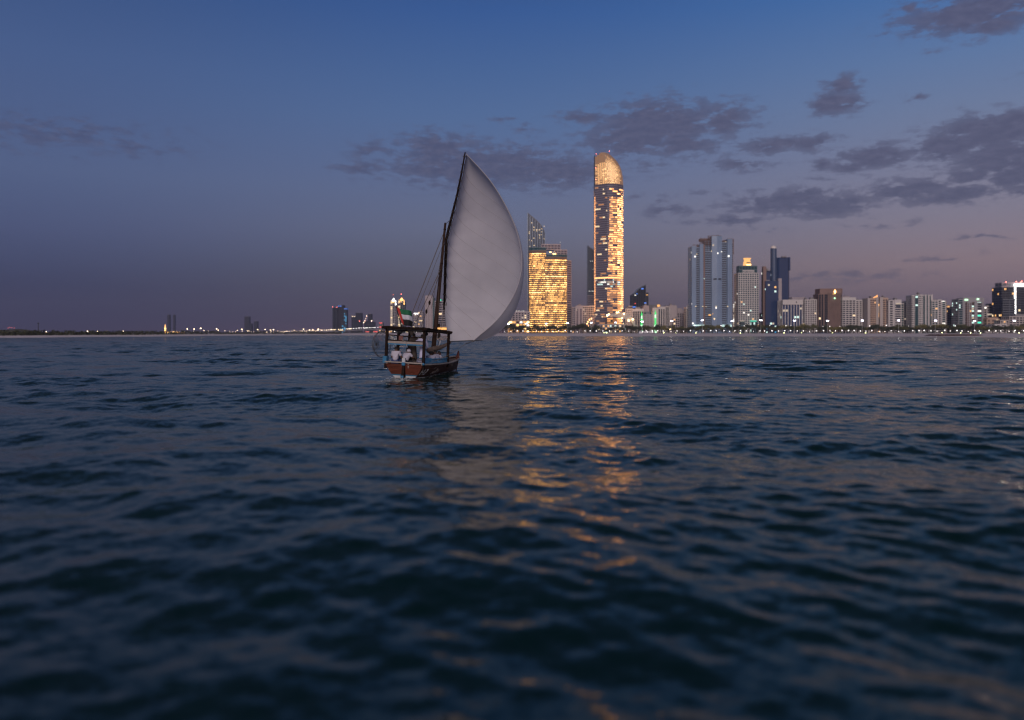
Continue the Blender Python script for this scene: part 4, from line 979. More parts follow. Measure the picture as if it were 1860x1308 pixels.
wing(B, [(1775.4, 1), (1783, 1)], 545, 18, wall='grey_wall', glass='dark_glass', bay=5, pier=.15, band=.4, lit=mixlit(.25, ['lit_cool', 'lit_white', 'lit_teal'], 0, 65)); wing(B, [(1783.4, -.5), (1787, 1)], 542.5, 20, wall='grey_wall', glass='grey_wall', bay=5, pier=.9, band=.9)
wing(B, [(1749.6, -.4), (1787.2, -.4)], 541.2, 20, ybase=548.8, wall='grey_wall', glass='grey_wall', fl=7, band=.95, bay=60, pier=.03, proud=.2, name='roof_beam')
slab(B, 1752.6, 1758.6, 543.2, 546, 'lit_green_white', 'green_sign', dD=-1.6, th=.6); slab(B, 1774.6, 1778.6, 542, 545, 'lit_green_white', 'green_sign', dD=-1.6, th=.6)
B = Bld('apartment_block', 'white banded low rise behind the orange villa', 1801, 1330)
wing(B, [(1789, 2), (1792, 0)], 556, 18, wall='white_wall', bay=3, lit=mixlit(.1, ['lit_white'], 0, 66)); wing(B, [(1792.5, 0), (1815, 0)], 555.5, 20, wall='white_wall', bay=12, pier=.15, band=.52, lit=mixlit(.03, warm, 0, 67), parapet=2.4)
B = Bld('villa', 'orange tan villa with three arched openings in front of the white low rise', 1804, 1290)
wing(B, [(1792.5, 0), (1815, 0)], 579, 16, wall='tan_wall', glass='brown_panel', fl=5, bay=7, pier=.55, band=.5, lit=mixlit(.1, ['lit_warm'], 0, 68)); wing(B, [(1795, 1), (1813, 1)], 577, 12, ybase=579.3, wall='tan_wall', glass='tan_wall', fl=2)
B = Bld('terrace_house', 'white stepped beach house with dark terrace below the orange villa', 1810, 1240)
wing(B, [(1790, 1), (1806, 0)], 594, 14, wall='white_wall', glass='white_wall', fl=4, bay=9, pier=.5); wing(B, [(1806.5, 0), (1829, 0)], 589, 16, wall='white_wall', glass='dark_glass', fl=4, bay=8, pier=.5, band=.6)
wing(B, [(1791, 3), (1800, 3)], 590, 8, ybase=594.3, wall='dark_wall', glass='dark_glass', fl=3, name='terrace_shade')
B = Bld('dark_tower', 'dark office tower with a white light strip and red roof beacons', 1842, 1290)
dl = mixlit(.10, ['lit_amber', 'lit_amber', 'lit_warm'], .3, 69)
wing(B, [(1821, 2), (1832, 0)], 521.5, 26, wall='dark_wall', glass='dark_glass', fl=3.9, bay=4, pier=.06, band=.18, proud=.2, lit=dl); wing(B, [(1832.5, -.5), (1843, -.5)], 521, 26, wall='dark_wall', glass='dark_glass', fl=3.9, bay=4, pier=.06, band=.18, proud=.2, lit=dl)
wing(B, [(1845.8, -.5), (1853, -.5)], 521, 26, wall='dark_wall', glass='dark_glass', fl=3.9, bay=4, pier=.06, band=.18, proud=.2, lit=dl); wing(B, [(1853.4, 0), (1878, 2)], 521.5, 26, wall='dark_wall', glass='dark_glass', fl=3.9, bay=4, pier=.06, band=.18, proud=.2, lit=dl)
wing(B, [(1820.4, -2), (1832, -2)], 543.5, 2, wall='slate', glass='dark_glass', fl=3.9, bay=20, pier=.02, band=.5, name='lower_bay', ro=False); wing(B, [(1833, -2), (1842.6, -2)], 543.5, 2, wall='slate', glass='dark_glass', fl=3.9, bay=20, pier=.02, band=.45, name='lower_bay', ro=False)
slab(B, 1843.3, 1845.4, 519, 576, 'strip_white', 'light_strip', dD=-2, th=1); slab(B, 1842, 1872, 515.5, 520, 'sign_white', 'roof_sign', dD=-2.5, th=1)
wing(B, [(1824, 6), (1850, 4), (1876, 6)], 513, 18, ybase=521, wall='mauve_wall', glass='slate', fl=4, bay=8, pier=.1, band=.3, name='roof_drum')
for q in ((1827.5, 512.3), (1846, 511.5), (1854, 513), (1856, 511)): beacon(B, q[0], q[1], 1, 'lamp_red', .8)
B = Bld('low_block', 'pale stepped low block in front of the dark tower with light strip', 1848, 1255)
wing(B, [(1818.5, 2), (1833, 1)], 581.5, 16, wall='beige', bay=5, pier=.5, band=.5, lit=mixlit(.08, ['lit_warm', 'lit_amber'], 0, 70)); wing(B, [(1833.5, 0), (1882, 0)], 574.5, 20, wall='beige', bay=5, pier=.4, band=.5, lit=mixlit(.05, ['lit_white', 'lit_warm'], 0, 71))
# ---------------------------------------------------------------- what stands behind a column of the shore, for naming neighbours
PLACES = [(600, 'below the twin shafted tower'), (640, 'below the hazy grey towers'), (700, 'seen through the boat canopy'), (770, 'behind the boat canopy'), (820, 'behind the mast'),
          (963, 'below the beige block by the sail'), (1040, 'below the golden tower'), (1080, 'left of the tallest tower'), (1140, 'below the tallest tower'), (1200, 'by the green minarets'),
          (1257, 'below the slim striped block'), (1334, 'below the pale glass tower'), (1386, 'below the white grid tower'), (1421, 'below the navy towers'), (1463, 'below the finned white block'),
          (1489, 'below the perforated block'), (1531, 'below the brown tower'), (1576, 'below the banded white block'), (1616, 'below the peach towers'), (1657, 'below the sign strip block'),
          (1694, 'below the teal striped tower'), (1743, 'below the white banded block'), (1788, 'below the green sign block'), (1820, 'below the orange villa'), (1900, 'below the dark light-strip tower')]
ORD = ['first', 'second', 'third', 'fourth', 'fifth', 'sixth', 'seventh', 'eighth', 'ninth', 'tenth', 'eleventh', 'twelfth', 'thirteenth', 'fourteenth']
def place_of(px):
    for e, s in PLACES:
        if px < e: return s
    return PLACES[-1][1]
def row_labels(items, what):
    """items: sorted columns; each label says which of a run below one landmark"""
    cnt = {}; tot = {}
    for p in items: tot[place_of(p)] = tot.get(place_of(p), 0) + 1
    out = []
    for p in items:
        q = place_of(p); cnt[q] = cnt.get(q, 0) + 1
        out.append(f'{what} {q}' if tot[q] == 1 else f'{what} {q}, {ORD[min(cnt[q], 14) - 1]} from the left')
    return out

# ---------------------------------------------------------------- trees
mat('bark', (.09, .065, .045), .95, noise=((3, 3, 1), .3))
def leafmat(name, c1, c2):
    m = mat(name, c1, .8)
    t = m.node_tree; b = t.nodes['Principled BSDF']
    g = t.nodes.new('ShaderNodeObjectInfo'); n = t.nodes.new('ShaderNodeTexNoise'); n.inputs['Scale'].default_value = .45; n.inputs['Detail'].default_value = 3
    ge = t.nodes.new('ShaderNodeNewGeometry'); t.links.new(ge.outputs['Position'], n.inputs['Vector'])
    mr = t.nodes.new('ShaderNodeMapRange'); mr.inputs[1].default_value = .35; mr.inputs[2].default_value = .65; t.links.new(n.outputs[0], mr.inputs[0])
    mx = t.nodes.new('ShaderNodeMix'); mx.data_type = 'RGBA'; mx.inputs[6].default_value = (*c1, 1); mx.inputs[7].default_value = (*c2, 1)
    t.links.new(mr.outputs[0], mx.inputs[0]); t.links.new(mx.outputs[2], b.inputs['Base Color'])
leafmat('leaf_dark', (.045, .055, .028), (.085, .085, .045)); leafmat('leaf_olive', (.09, .10, .036), (.15, .135, .05)); leafmat('leaf_yellow', (.16, .15, .05), (.26, .21, .07))  # the last one has the yellow glow of the uplights in its leaf colour
def tree_proto(seed, H, Wd, lm, style):
    rg = random.Random(seed)
    t = thing('shore_tree', 'x', 'tree')
    tr = MB(); th = H * (.34 if style == 'round' else .25)
    tr.tube([(0, 0, -.3), (rg.uniform(-.2, .2), rg.uniform(-.2, .2), th * .6), (rg.uniform(-.3, .3), 0, th * 1.5)], [.38, .28, .16], 7)
    limbs = []
    for k in range(6):
        a = k * math.pi / 3 + rg.uniform(-.4, .4); l = Wd * rg.uniform(.25, .42)
        e = (math.cos(a) * l, math.sin(a) * l, th + (H - th) * rg.uniform(.3, .7)); limbs.append(e)
        tr.tube([(0, 0, th * rg.uniform(.7, 1.1)), (e[0] * .5, e[1] * .5, th + (e[2] - th) * .6), e], [.16, .11, .05], 5)
    tr.build('trunk', 'bark', t, smooth=True)
    cr = MB(); zc = th + (H - th) * .48
    lobes = [(e[0], e[1], e[2], Wd * rg.uniform(.16, .25)) for e in limbs] + [(rg.uniform(-.15, .15) * Wd, rg.uniform(-.15, .15) * Wd, zc + (H - zc) * rg.uniform(.1, .55), Wd * rg.uniform(.17, .28)) for _ in range(7)]
    for lx, ly, lz, lr in lobes:
        for _ in range(46):
            d = Vector((rg.gauss(0, 1), rg.gauss(0, 1), rg.gauss(0, 1))).normalized()
            p = Vector((lx, ly, lz)) + Vector((d.x, d.y, d.z * .8)) * lr * rg.uniform(.55, 1.12)
            if p.z < th * .75 or p.z > H * 1.03: continue
            s = rg.uniform(.28, .62)
            u = Vector((rg.gauss(0, 1), rg.gauss(0, 1), rg.gauss(0, 1))).normalized(); w = u.cross(d + Vector((.01, 0, .3))).normalized()
            n = u.cross(w) * s * .35
            cr.add([p - u * s, p + w * s * .6 + n, p + u * s, p - w * s * .6 + n], [(0, 1, 2), (0, 2, 3)])
    cr.build('crown', lm, t)
    return t
PRO = {}
for i, (lm, ct) in enumerate((('leaf_dark', 5), ('leaf_olive', 4), ('leaf_yellow', 3))):
    PRO[lm] = [tree_proto(100 + 10 * i + k, 9.5, 12.0 if k % 2 else 9.0, lm, 'round' if k % 3 else 'low') for k in range(ct)]
USED = set()
def place_tree(proto, loc, rz, sc, label, group):
    if proto.name in USED:
        r = proto.copy(); C.objects.link(r)
        for ch in proto.children:
            c = ch.copy(); C.objects.link(c); c.parent = r
    else:
        r = proto; USED.add(proto.name)
    r.location = loc; r.rotation_euler = (0, 0, rz); r.scale = sc
    r['label'] = label; r['group'] = group
    return r
rg = random.Random(55)
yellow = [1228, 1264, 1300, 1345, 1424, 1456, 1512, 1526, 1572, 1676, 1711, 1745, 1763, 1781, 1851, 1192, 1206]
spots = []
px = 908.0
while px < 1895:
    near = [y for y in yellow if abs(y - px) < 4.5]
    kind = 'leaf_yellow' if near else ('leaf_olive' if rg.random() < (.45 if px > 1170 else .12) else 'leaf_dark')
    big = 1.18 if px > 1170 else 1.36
    if 1086 < px < 1106: big = .6
    spots.append((px, kind, big * rg.uniform(.72, 1.22), rg.uniform(.9, 1.35)))
    px += rg.uniform(6.5, 11.5)
for px in (571, 588, 604, 622, 641, 655, 668, 681, 704, 718, 731, 745, 758, 771, 786, 801): spots.append((px + rg.uniform(-3, 3), 'leaf_dark', rg.uniform(.55, .8), rg.uniform(1.1, 1.6)))
WORD = {'leaf_dark': 'dark rounded tree', 'leaf_olive': 'olive green tree', 'leaf_yellow': 'yellow lit tree'}
for kind in WORD:
    sub = sorted([s for s in spots if s[1] == kind])
    labs = row_labels([s[0] for s in sub], WORD[kind])
    for (p, _, h, w), lab in zip(sub, labs):
        d = shoreD(p) + rg.uniform(25, 60)
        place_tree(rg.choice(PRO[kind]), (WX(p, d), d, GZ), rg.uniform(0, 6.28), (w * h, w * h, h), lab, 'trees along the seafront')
for k in PRO:                                     # a prototype that was never placed is dropped
    for t in PRO[k]:
        if t.name not in USED:
            for c in list(t.children): bpy.data.objects.remove(c)
            bpy.data.objects.remove(t)
# second rank of foliage behind the first: a mass no one could count
def mass(name, p0, p1, extra, hmin, hmax, step, label, seed, lm='leaf_dark', size=1.0, near=False):
    rg = random.Random(seed); s = MB(); p = p0; h = (hmin + hmax) / 2
    while p < p1:
        d = (shoreD(p, ED) + (shoreD(p) - shoreD(p, ED)) * .22 if near else shoreD(p)) + extra + rg.uniform(-15, 25); h = min(hmax, max(hmin, h + rg.uniform(-1.2, 1.2))); x = WX(p, d); r = h * .6
        for _ in range(34):
            q = Vector((x + rg.gauss(0, 1) * r * .55, d + rg.gauss(0, 1) * r * .5, (GZ - .9 if near else GZ) + h * rg.uniform(.02, 1)))
            u = Vector((rg.gauss(0, 1), rg.gauss(0, 1), rg.gauss(0, 1))).normalized(); w = u.cross(Vector((.3, .2, .9))).normalized(); z = rg.uniform(.4, .9) * size
            s.add([q - u * z, q + w * z * .7, q + u * z, q - w * z * .7], [(0, 1, 2), (0, 2, 3)])
        p += step * rg.uniform(.7, 1.3)
    tag(s.build(name, lm), label, 'trees', kind='stuff')
mass('treeline', -60, 330, 10, 1.9, 3.2, 1.5, 'dark low treeline on the far left shore', 1, size=.9, near=True)
mass('treeline', 330, 620, 20, 2.0, 4.5, 2.2, 'low hazy scrub below the harbour lights', 2, size=1.2, near=True)
mass('undergrowth', 905, 1900, 75, 6.0, 9.5, 4.0, 'dark mixed greenery behind the seafront trees', 3, size=1.2)
mass('undergrowth', 620, 905, 30, 3.0, 5.5, 3.5, 'dark scrub on the shore behind the boat', 4, size=1.2)

# ---------------------------------------------------------------- lamps
def lamp_proto(name, H, r_head, m, arm=False, pole_r=.12):
    t = thing(name, 'x', 'lamp')
    MB().tube([(0, 0, -.2), (0, 0, H - .2)], [pole_r, pole_r * .6], 6).build('pole', 'metal_pale', t)
    if arm:
        MB().box(-1.7, 1.7, -.25, .25, H - .35, H - .1).build('cross_arm', 'metal_pale', t)
        for x in (-1.35, 0, 1.35): MB().ball((x, -.35, H + .15), (r_head, r_head, r_head * .8), 8, 5).build('floodlight', m, t)
    else:
        MB().ball((0, 0, H), r_head, 8, 6).build('globe', m, t)
    return t
def copies(proto, items, group):
    first = True
    for loc, label, sc in items:
        if first: r = proto; first = False
        else:
            r = proto.copy(); C.objects.link(r)
            for ch in proto.children:
                c = ch.copy(); C.objects.link(c); c.parent = r
        r.location = loc; r['label'] = label; r['group'] = group; r.scale = (sc, sc, sc)
rg = random.Random(8)
hm = [(923, 589), (956, 588), (992, 588), (1031, 587), (1074, 586.5), (1118, 586), (1166.5, 584.5), (1220, 583), (1276, 582), (1330, 583), (1382, 582), (1443, 582.5), (1503, 583), (1566, 582.5), (1632, 582.5), (1699, 582.5), (1770, 583), (1842, 583)]
lb = row_labels([h[0] for h in hm], 'tall floodlight mast')
copies(lamp_proto('floodlight_mast', 20, .62, 'lamp_flood', True, .28), [((WX(p, shoreD(p) + 20), shoreD(p) + 20, GZ), l, (WZ(y, shoreD(p) + 20) - GZ) / 20) for (p, y), l in zip(hm, lb)], 'tall floodlight masts on the seafront')
pl = []; p = 906
while p < 1890:
    pl.append(p); p += rg.choice([9.5, 10.5, 11.5, 11.5, 12, 14])
pl += [708 + 9.5 * i + rg.uniform(-2, 2) for i in range(12)]
pl.sort()
copies(lamp_proto('promenade_lamp', 3.6, .45, 'lamp_white'), [((WX(p, shoreD(p) + 6 + rg.uniform(-2, 4)), shoreD(p) + 6, GZ), l, rg.choice([.7, .85, .95, 1.0, 1.05, 1.1])) for p, l in zip(pl, row_labels(pl, 'white promenade globe lamp'))], 'globe lamps along the promenade')
small = sorted([1507, 1525, 1478, 1468, 1428, 1436, 1495, 1580, 1590, 1610, 1650, 1683, 1690, 1735, 1810, 1870, 1009, 1013, 1039, 1140, 1262, 1310, 1352, 1366, 1398])
copies(lamp_proto('street_lamp', 11, .42, 'lamp_white', False, .14), [((WX(p, shoreD(p) + 64), shoreD(p) + 64, GZ), l, rg.uniform(.8, 1.1)) for p, l in zip(small, row_labels(small, 'street lamp above the trees'))], 'street lamps behind the trees')
gl = sorted([1097, 1101, 1103, 1228, 1264, 1345, 1424, 1456, 1512, 1526, 1572, 1711, 1745, 1763, 1781, 1851, 1206, 1180])
t = thing('ground_light', 'x', 'light')
MB().box(-.5, .5, -.4, .4, -.05, .5).build('housing', 'metal_dark', t); MB().ball((0, 0, .8), .38, 8, 5).build('lens', 'lamp_lime', t)
copies(t, [((WX(p, shoreD(p) + 27), shoreD(p) + 27, GZ), l, 1.0) for p, l in zip(gl, row_labels(gl, 'yellowish tree uplight'))], 'uplights under the trees')
# far left shore
ll = [84, 122.5, 159, 177, 195, 224, 242, 258, 276, 294]
copies(lamp_proto('shore_lamp', 13, 2.4, 'lamp_far', False, .2), [((WX(p, shoreD(p) + 60), shoreD(p) + 60, GZ), l, (WZ(602.6 if p in (84, 122.5) else 602, shoreD(p) + 60) - GZ) / 13) for p, l in zip(ll, [f'orange white lamp on the far left shore, {ORD[i]} from the left' for i in range(10)])], 'lamps on the far left shore')
hl = sorted([332 + 4.6 * i + rg.uniform(-3, 3) for i in range(62)])
hp = lamp_proto('harbour_lamp', 12, 1.25, 'lamp_far', False, .25)
hl = [p for p in hl if rg.random() < .85]
def ordinal(n):
    tens = {2: 'twent', 3: 'thirt', 4: 'fort', 5: 'fift', 6: 'sixt'}; one = ['', 'first', 'second', 'third', 'fourth', 'fifth', 'sixth', 'seventh', 'eighth', 'ninth', 'tenth', 'eleventh', 'twelfth', 'thirteenth', 'fourteenth', 'fifteenth', 'sixteenth', 'seventeenth', 'eighteenth', 'nineteenth']
    return one[n] if n < 20 else (tens[n // 10] + ('ieth' if n % 10 == 0 else 'y-' + one[n % 10]))
copies(hp, [((WX(p, shoreD(p) + 110), shoreD(p) + 110, GZ), f'tiny warm harbour lamp on the hazy shore, {ordinal(k + 1)} rightward from the lit minaret', rg.choice([.4, .5, .6, .75, .9, 1.05])) for k, p in enumerate(hl)], 'harbour lamps on the hazy shore')
# red topped masts and a lattice mast
mt = thing('radio_mast', 'thin dark radio mast above the far left treeline', 'mast', (WX(69.5, 900), 900, GZ))
MB().tube([(0, 0, -.3), (0, 0, WZ(586, 900) - GZ)], [.55, .25], 5).build('pole', 'metal_dark', mt); MB().box(-1, 1, -.3, .3, WZ(588, 900) - GZ, WZ(586.5, 900) - GZ).build('antenna_head', 'metal_dark', mt)
t = thing('beacon_mast', 'x', 'mast')
MB().tube([(0, 0, -.3), (0, 0, 25)], [.3, .15], 5).build('pole', 'metal_dark', t); MB().ball((0, 0, 25.4), .8, 6, 4).build('beacon', 'lamp_red', t)
copies(t, [((WX(p, 3800), 3800, GZ), f'faint mast with red beacon above the far left dune, {ORD[i]} from the left', 1.0) for i, p in enumerate((14.5, 18, 22, 26))], 'beacon masts above the dune')
# elevated causeway with its string of lamps
cw = thing('causeway', 'elevated road with a string of white lamps climbing the hazy shore', 'bridge', (WX(560, 2450), 2450, GZ)); o = cw.location
cps = [(478, 606.0), (520, 604.6), (560, 603.2), (600, 601.6), (628, 600.2), (652, 598.6), (690, 597.6)]
s = MB(); DD = lambda p: 2750 - (p - 478) * 3.2
for p, y in cps:
    d = DD(p); z = WZ(y, d); s.v += [(WX(p, d), d, z), (WX(p, d), d, z - 2.2), (WX(p, d), d + 14, z), (WX(p, d), d + 14, z - 2.2)]
for i in range(len(cps) - 1):
    a, b = 4*i, 4*i+4; s.f += [(a+1, b+1, b, a), (a, b, b+2, a+2), (a+3, b+3, b+1, a+1), (a+2, b+2, b+3, a+3)]
s.build('deck', 'grey_wall', cw, o)
def cway(p):
    for (a, ya), (b, yb) in zip(cps, cps[1:]):
        if a <= p <= b: return ya + (yb - ya) * (p - a) / (b - a)
p = 500
while p < 686:
    d = DD(p); z = WZ(cway(p), d); x = WX(p, d)
    MB().tube([(x, d + 7, GZ - .4), (x, d + 7, z - 2.0)], 1.2, 6).build('pier', 'grey_wall', cw, o); p += 22
p = 484; rg = random.Random(6)
while p < 688:
    d = DD(p); z = WZ(cway(p), d); x = WX(p, d); r_ = rg.uniform(.45, .8) * (1.25 if p > 632 else 1)
    la = MB().tube([(x, d + 1, z - .1), (x, d + 1, z + 4)], .18, 5).build('lamp_post', 'metal_dark', cw, o)
    MB().ball((x, d + 1, z + 4), r_, 6, 4).build('lamp_head', 'lamp_far' if p < 640 else 'lamp_white', la, o); p += rg.uniform(2.6, 5.2)
# glowing shopfronts at the foot of the towers beside the boat
for px0, px1, m, lab in ((664, 671, 'lit_red', 'red neon lit kiosk on the shore left of the boat canopy'), (678, 686, 'lit_red', 'red neon lit shop nearest the boat canopy post'), (700, 712, 'lit_amber', 'amber lit shop seen through the canopy, nearer the left post'), (737, 752, 'lit_warm', 'warm lit shop seen through the canopy, nearer the right post')):
    d = shoreD((px0 + px1) / 2) + 35; x0, x1 = WX(px0, d), WX(px1, d)
    t = thing('shop', lab, 'shop', ((x0 + x1) / 2, d, GZ)); oo = t.location
    MB().box(x0, x1, d, d + 8, GZ - .1, GZ + 5).build('walls', 'grey_wall', t, oo); MB().box(x0 + .4, x1 - .4, d - .3, d - .05, GZ + 2.6, GZ + 4.4).build('lit_sign', m, t, oo); MB().box(x0 - .4, x1 + .4, d - 1, d + 8.4, GZ + 5.01, GZ + 5.4).build('roof', 'slate', t, oo)
# ---------------------------------------------------------------- beach things
mat('tent_white', (.7, .68, .68), .8); mat('hull_dark', (.05, .06, .09), .6); mat('hull_blue', (.06, .14, .25), .6)
for p, lab in ((1164, 'white event tent on the beach below the swooping canopy'), (1173, 'white middle tent on the beach by the green minarets'), (1182, 'white beach tent farthest from the swooping canopy')):
    d = shoreD(p) - 12; x = WX(p, d)
    t = thing('beach_tent', lab, 'tent', (x, d, 1.75), group='white tents on the beach')
    MB().box(-3, 3, -2.2, 2.2, 0, 2.2).build('tent_walls', 'tent_white', t); MB().add([(-3.3,-2.5,2.25),(3.3,-2.5,2.25),(3.3,2.5,2.25),(-3.3,2.5,2.25),(0,0,4.2)], [(0,1,4),(1,2,4),(2,3,4),(3,0,4)]).build('tent_roof', 'tent_white', t)
    MB().ball((2.2, -2.6, 2.4), .35, 6, 4).build('lamp', 'lamp_white', t)
t = thing('stage_platform', 'long dark platform on the sand beside the white tents', 'platform', (WX(1184, shoreD(1184) - 22), shoreD(1184) - 22, 1.7))
MB().box(-13, 13, -2, 2, 0, .8).build('deck', 'dark_wall', t)
for x in (-12, -4, 4, 12): MB().box(x - .3, x + .3, -2.3, -2.05, 0, 1.5).build('post', 'dark_wall', t)
def beached(p, k, lab, m):
    d = shoreD(p) - 25 - 6 * (k % 3); t = thing('beached_boat', lab, 'boat', (WX(p, d), d, 1.72), rz=random.Random(k).uniform(-.3, .3), group='small boats pulled up on the beach')
    s = MB(); n = 9
    for i in range(n):
        u = i / (n - 1) * 2 - 1; w = 1.0 * (1 - abs(u) ** 2.5) + .03; zz = .9 + .4 * u * u
        s.v += [(u * 3.2, -w, zz), (u * 2.8, -w * .5, 0), (u * 2.8, w * .5, 0), (u * 3.2, w, zz)]
    for i in range(n - 1):
        a, b = 4*i, 4*i+4; s.f += [(a, a+1, b+1, b), (a+1, a+2, b+2, b+1), (a+2, a+3, b+3, b+2)]
    s.build('hull', m, t, smooth=True); MB().box(-.5, .5, -.85, .85, .55, .63).build('thwart', 'metal_pale', t); MB().box(-3.3, -3.0, -.2, .2, .7, 1.5).build('outboard_motor', 'metal_dark', t)
bt = [1433, 1449, 1457, 1467, 1479, 1487, 1494, 1505, 1513, 1521, 1530, 1541]
for k, (p, l) in enumerate(zip(bt, row_labels(bt, 'small dark beached boat'))): beached(p, k, l, 'hull_blue' if k % 3 == 0 else 'hull_dark')
jt = thing('jetty', 'low brown rock jetty at the water edge below the white banded block', 'jetty', (WX(1738, 545), 545, 0)); rg = random.Random(2)
x0, x1 = WX(1708, 545) - jt.location[0], WX(1772, 545) - jt.location[0]
MB().add([(x0 - 6, -6, -1), (x1 + 3, -6, -1), (x1, 0, 1.6), (x0, 0, 1.6), (x0 - 6, 20, -1), (x1 + 3, 20, -1), (x1, 14, 1.6), (x0, 14, 1.6)], [(0,1,2,3),(3,2,6,7),(1,5,6,2),(4,0,3,7)]).build('bank', 'rock', jt)
s = MB()
for _ in range(90): s.ball((rg.uniform(x0 - 5, x1 + 2), rg.uniform(-5.5, -.5), rg.uniform(-.3, 1.2)), (rg.uniform(.5, 1.1), rg.uniform(.4, .8), rg.uniform(.3, .7)), 5, 3)
s.build('boulders', 'rock', jt, kind='stuff')
mp = thing('mushroom_canopy', 'pale mushroom shaped shade canopy among trees below the striped slim block', 'canopy', (WX(1217, 1190), 1190, GZ))
MB().tube([(0, 0, -.2), (0, 0, 6.5)], [.8, .6], 8).build('column', 'beige', mp); MB().tube([(0, 0, 6.4), (0, 0, 7.2), (0, 0, 7.8)], [1.2, 3.6, 3.4], 14).build('cap', 'beige', mp); MB().ball((0, -1.4, 6.2), .35, 6, 4).build('lamp', 'lamp_gold', mp)
# ---------------------------------------------------------------- the dhow
mat('hull_wood', (.11, .026, .012), .6, noise=((1.2, 14, 14), .35), bump=(.3, .01), spec=.4)
mat('hull_side', (.085, .034, .022), .6, noise=((14, 1.2, 14), .35), bump=(.3, .01), spec=.3)
mat('dark_wood', (.017, .010, .008), .85, noise=((8, 8, 1.5), .4), bump=(.5, .01), spec=.12)
mat('mast_wood', (.042, .023, .017), .8, noise=((8, 8, .8), .35), bump=(.4, .01), spec=.15)
mat('grey_wood', (.30, .26, .235), .85, noise=((2, 14, 14), .3))
mat('deck_wood', (.16, .115, .09), .85, noise=((14, 1.5, 14), .3))
mat('paint_blue', (.022, .15, .29), .5, noise=((6, 6, 6), .25))
mat('paint_white', (.46, .46, .48), .5, noise=((5, 5, 5), .15))
mat('rope', (.12, .095, .075), .9); mat('rope_dark', (.05, .04, .035), .9); mat('wire', (.055, .05, .05), .6)
mat('flag_red', (.42, .028, .02), .8); mat('flag_green', (.012, .13, .055), .8); mat('flag_white', (.55, .55, .60), .8); mat('flag_black', (.012, .012, .013), .85)
mat('skin_brown', (.13, .065, .042), .6); mat('hair_black', (.010, .009, .009), .7)
mat('cloth_white', (.45, .425, .50), .9, noise=((9, 9, 9), .12), bump=(.4, .03)); mat('cloth_lilac', (.50, .49, .66), .9, noise=((9, 9, 9), .12)); mat('cloth_blue', (.03, .05, .14), .9); mat('cloth_brown', (.055, .042, .036), .9, noise=((9, 9, 9), .2)); mat('cloth_dark', (.02, .02, .024), .9)
mat('cloth_rust', (.16, .07, .06), .9, noise=((9, 9, 9), .3)); mat('eye_white', (.7, .7, .68), .3); mat('lip', (.2, .07, .06), .6)
BH, BROLL = R(14.6), R(2.6)
boat = thing('dhow', 'wooden dhow with a huge white lateen sail and blue trim', 'boat', (-5.74, 43.0, -.02), group=None)
boat.rotation_euler = (0, BROLL, -BH)
BM = Matrix.Translation(boat.location) @ boat.rotation_euler.to_matrix().to_4x4()
BI = BM.inverted()
def bp(px, py, D): return BI @ Vector((WX(px, D), D, WZ(py, D)))
LEN = 8.5
def interp(T, y):
    for (a, va), (b, vb) in zip(T, T[1:]):
        if y <= b:
            t = (y - a) / (b - a); t = max(0, t); return va + (vb - va) * (t * t * (3 - 2 * t) * .5 + t * .5)
    return T[-1][1]
BEAM = [(0, 1.06), (1, 1.19), (2.5, 1.27), (4, 1.23), (5.5, 1.02), (7, .62), (8, .24), (8.5, .05)]
SHEER = [(0, .76), (2, .74), (4, .75), (6, .80), (7.5, .86), (8.5, .93)]
def hull(y, t, side, ins=0.0):
    """t: 0 at the keel, 1 at the gunwale"""
    B_ = max(.02, interp(BEAM, y) - ins); zg = interp(SHEER, y); zk = -.38
    g = math.sin(min(1, t) * math.pi / 2) ** .62
    nar = .72 + .28 * t if y < 6 else .72 + .28 * t - (y - 6) / 2.5 * .30 * (1 - t)
    z = zk + (zg - zk) * t
    yy = y - .22 * z * max(0, 1 - y / 3) + .40 * z * max(0, (y - 5) / 3.5) ** 1.5
    return Vector((side * B_ * g * nar, yy, z))
ys = list(np.linspace(0, LEN, 23))
TS = [.10, .40, .48, .57, .67, .76, .84, .92, 1.0]
for side in (-1, 1):
    for k in range(len(TS) - 1):
        t0, t1 = TS[k] + .003, TS[k+1] - .003; s = MB(); pr = .012 if k % 2 else 0
        for y in ys:
            a, b = hull(y, t0, side, -pr), hull(y, t1, side, -pr); c, d = hull(y, t1, side, .05), hull(y, t0, side, .05)
            s.v += [tuple(a), tuple(b), tuple(c), tuple(d)]
        for i in range(len(ys) - 1):
            p, q = 4*i, 4*i+4
            for j in range(4): s.f.append((p+j, p+(j+1)%4, q+(j+1)%4, q+j) if side < 0 else (q+j, q+(j+1)%4, p+(j+1)%4, p+j))
        s.build('hull_plank', 'hull_side' if k > 0 else 'paint_white', boat)
# transom boards
tz = [.10, .455, .510, .57, .63, .69, .75, .81, .87, .935, 1.0]
for k in range(len(tz) - 1):
    t0, t1 = tz[k] + .006, tz[k+1] - .006; pr = .008 if k % 2 else 0
    A, B_, C_, D_ = hull(0, t0, -1, .01), hull(0, t0, 1, .01), hull(0, t1, 1, .01), hull(0, t1, -1, .01)
    v = [A, B_, C_, D_]; o1 = Vector((0, -.03 - pr, 0)); o2 = Vector((0, .04, 0))
    MB().add([p + o1 for p in v] + [p + o2 for p in v], [(0,1,2,3),(7,6,5,4),(0,4,5,1),(1,5,6,2),(2,6,7,3),(3,7,4,0)]).build('transom_board', 'paint_white' if k == 0 else ('paint_blue' if k == 1 else 'hull_wood'), boat)
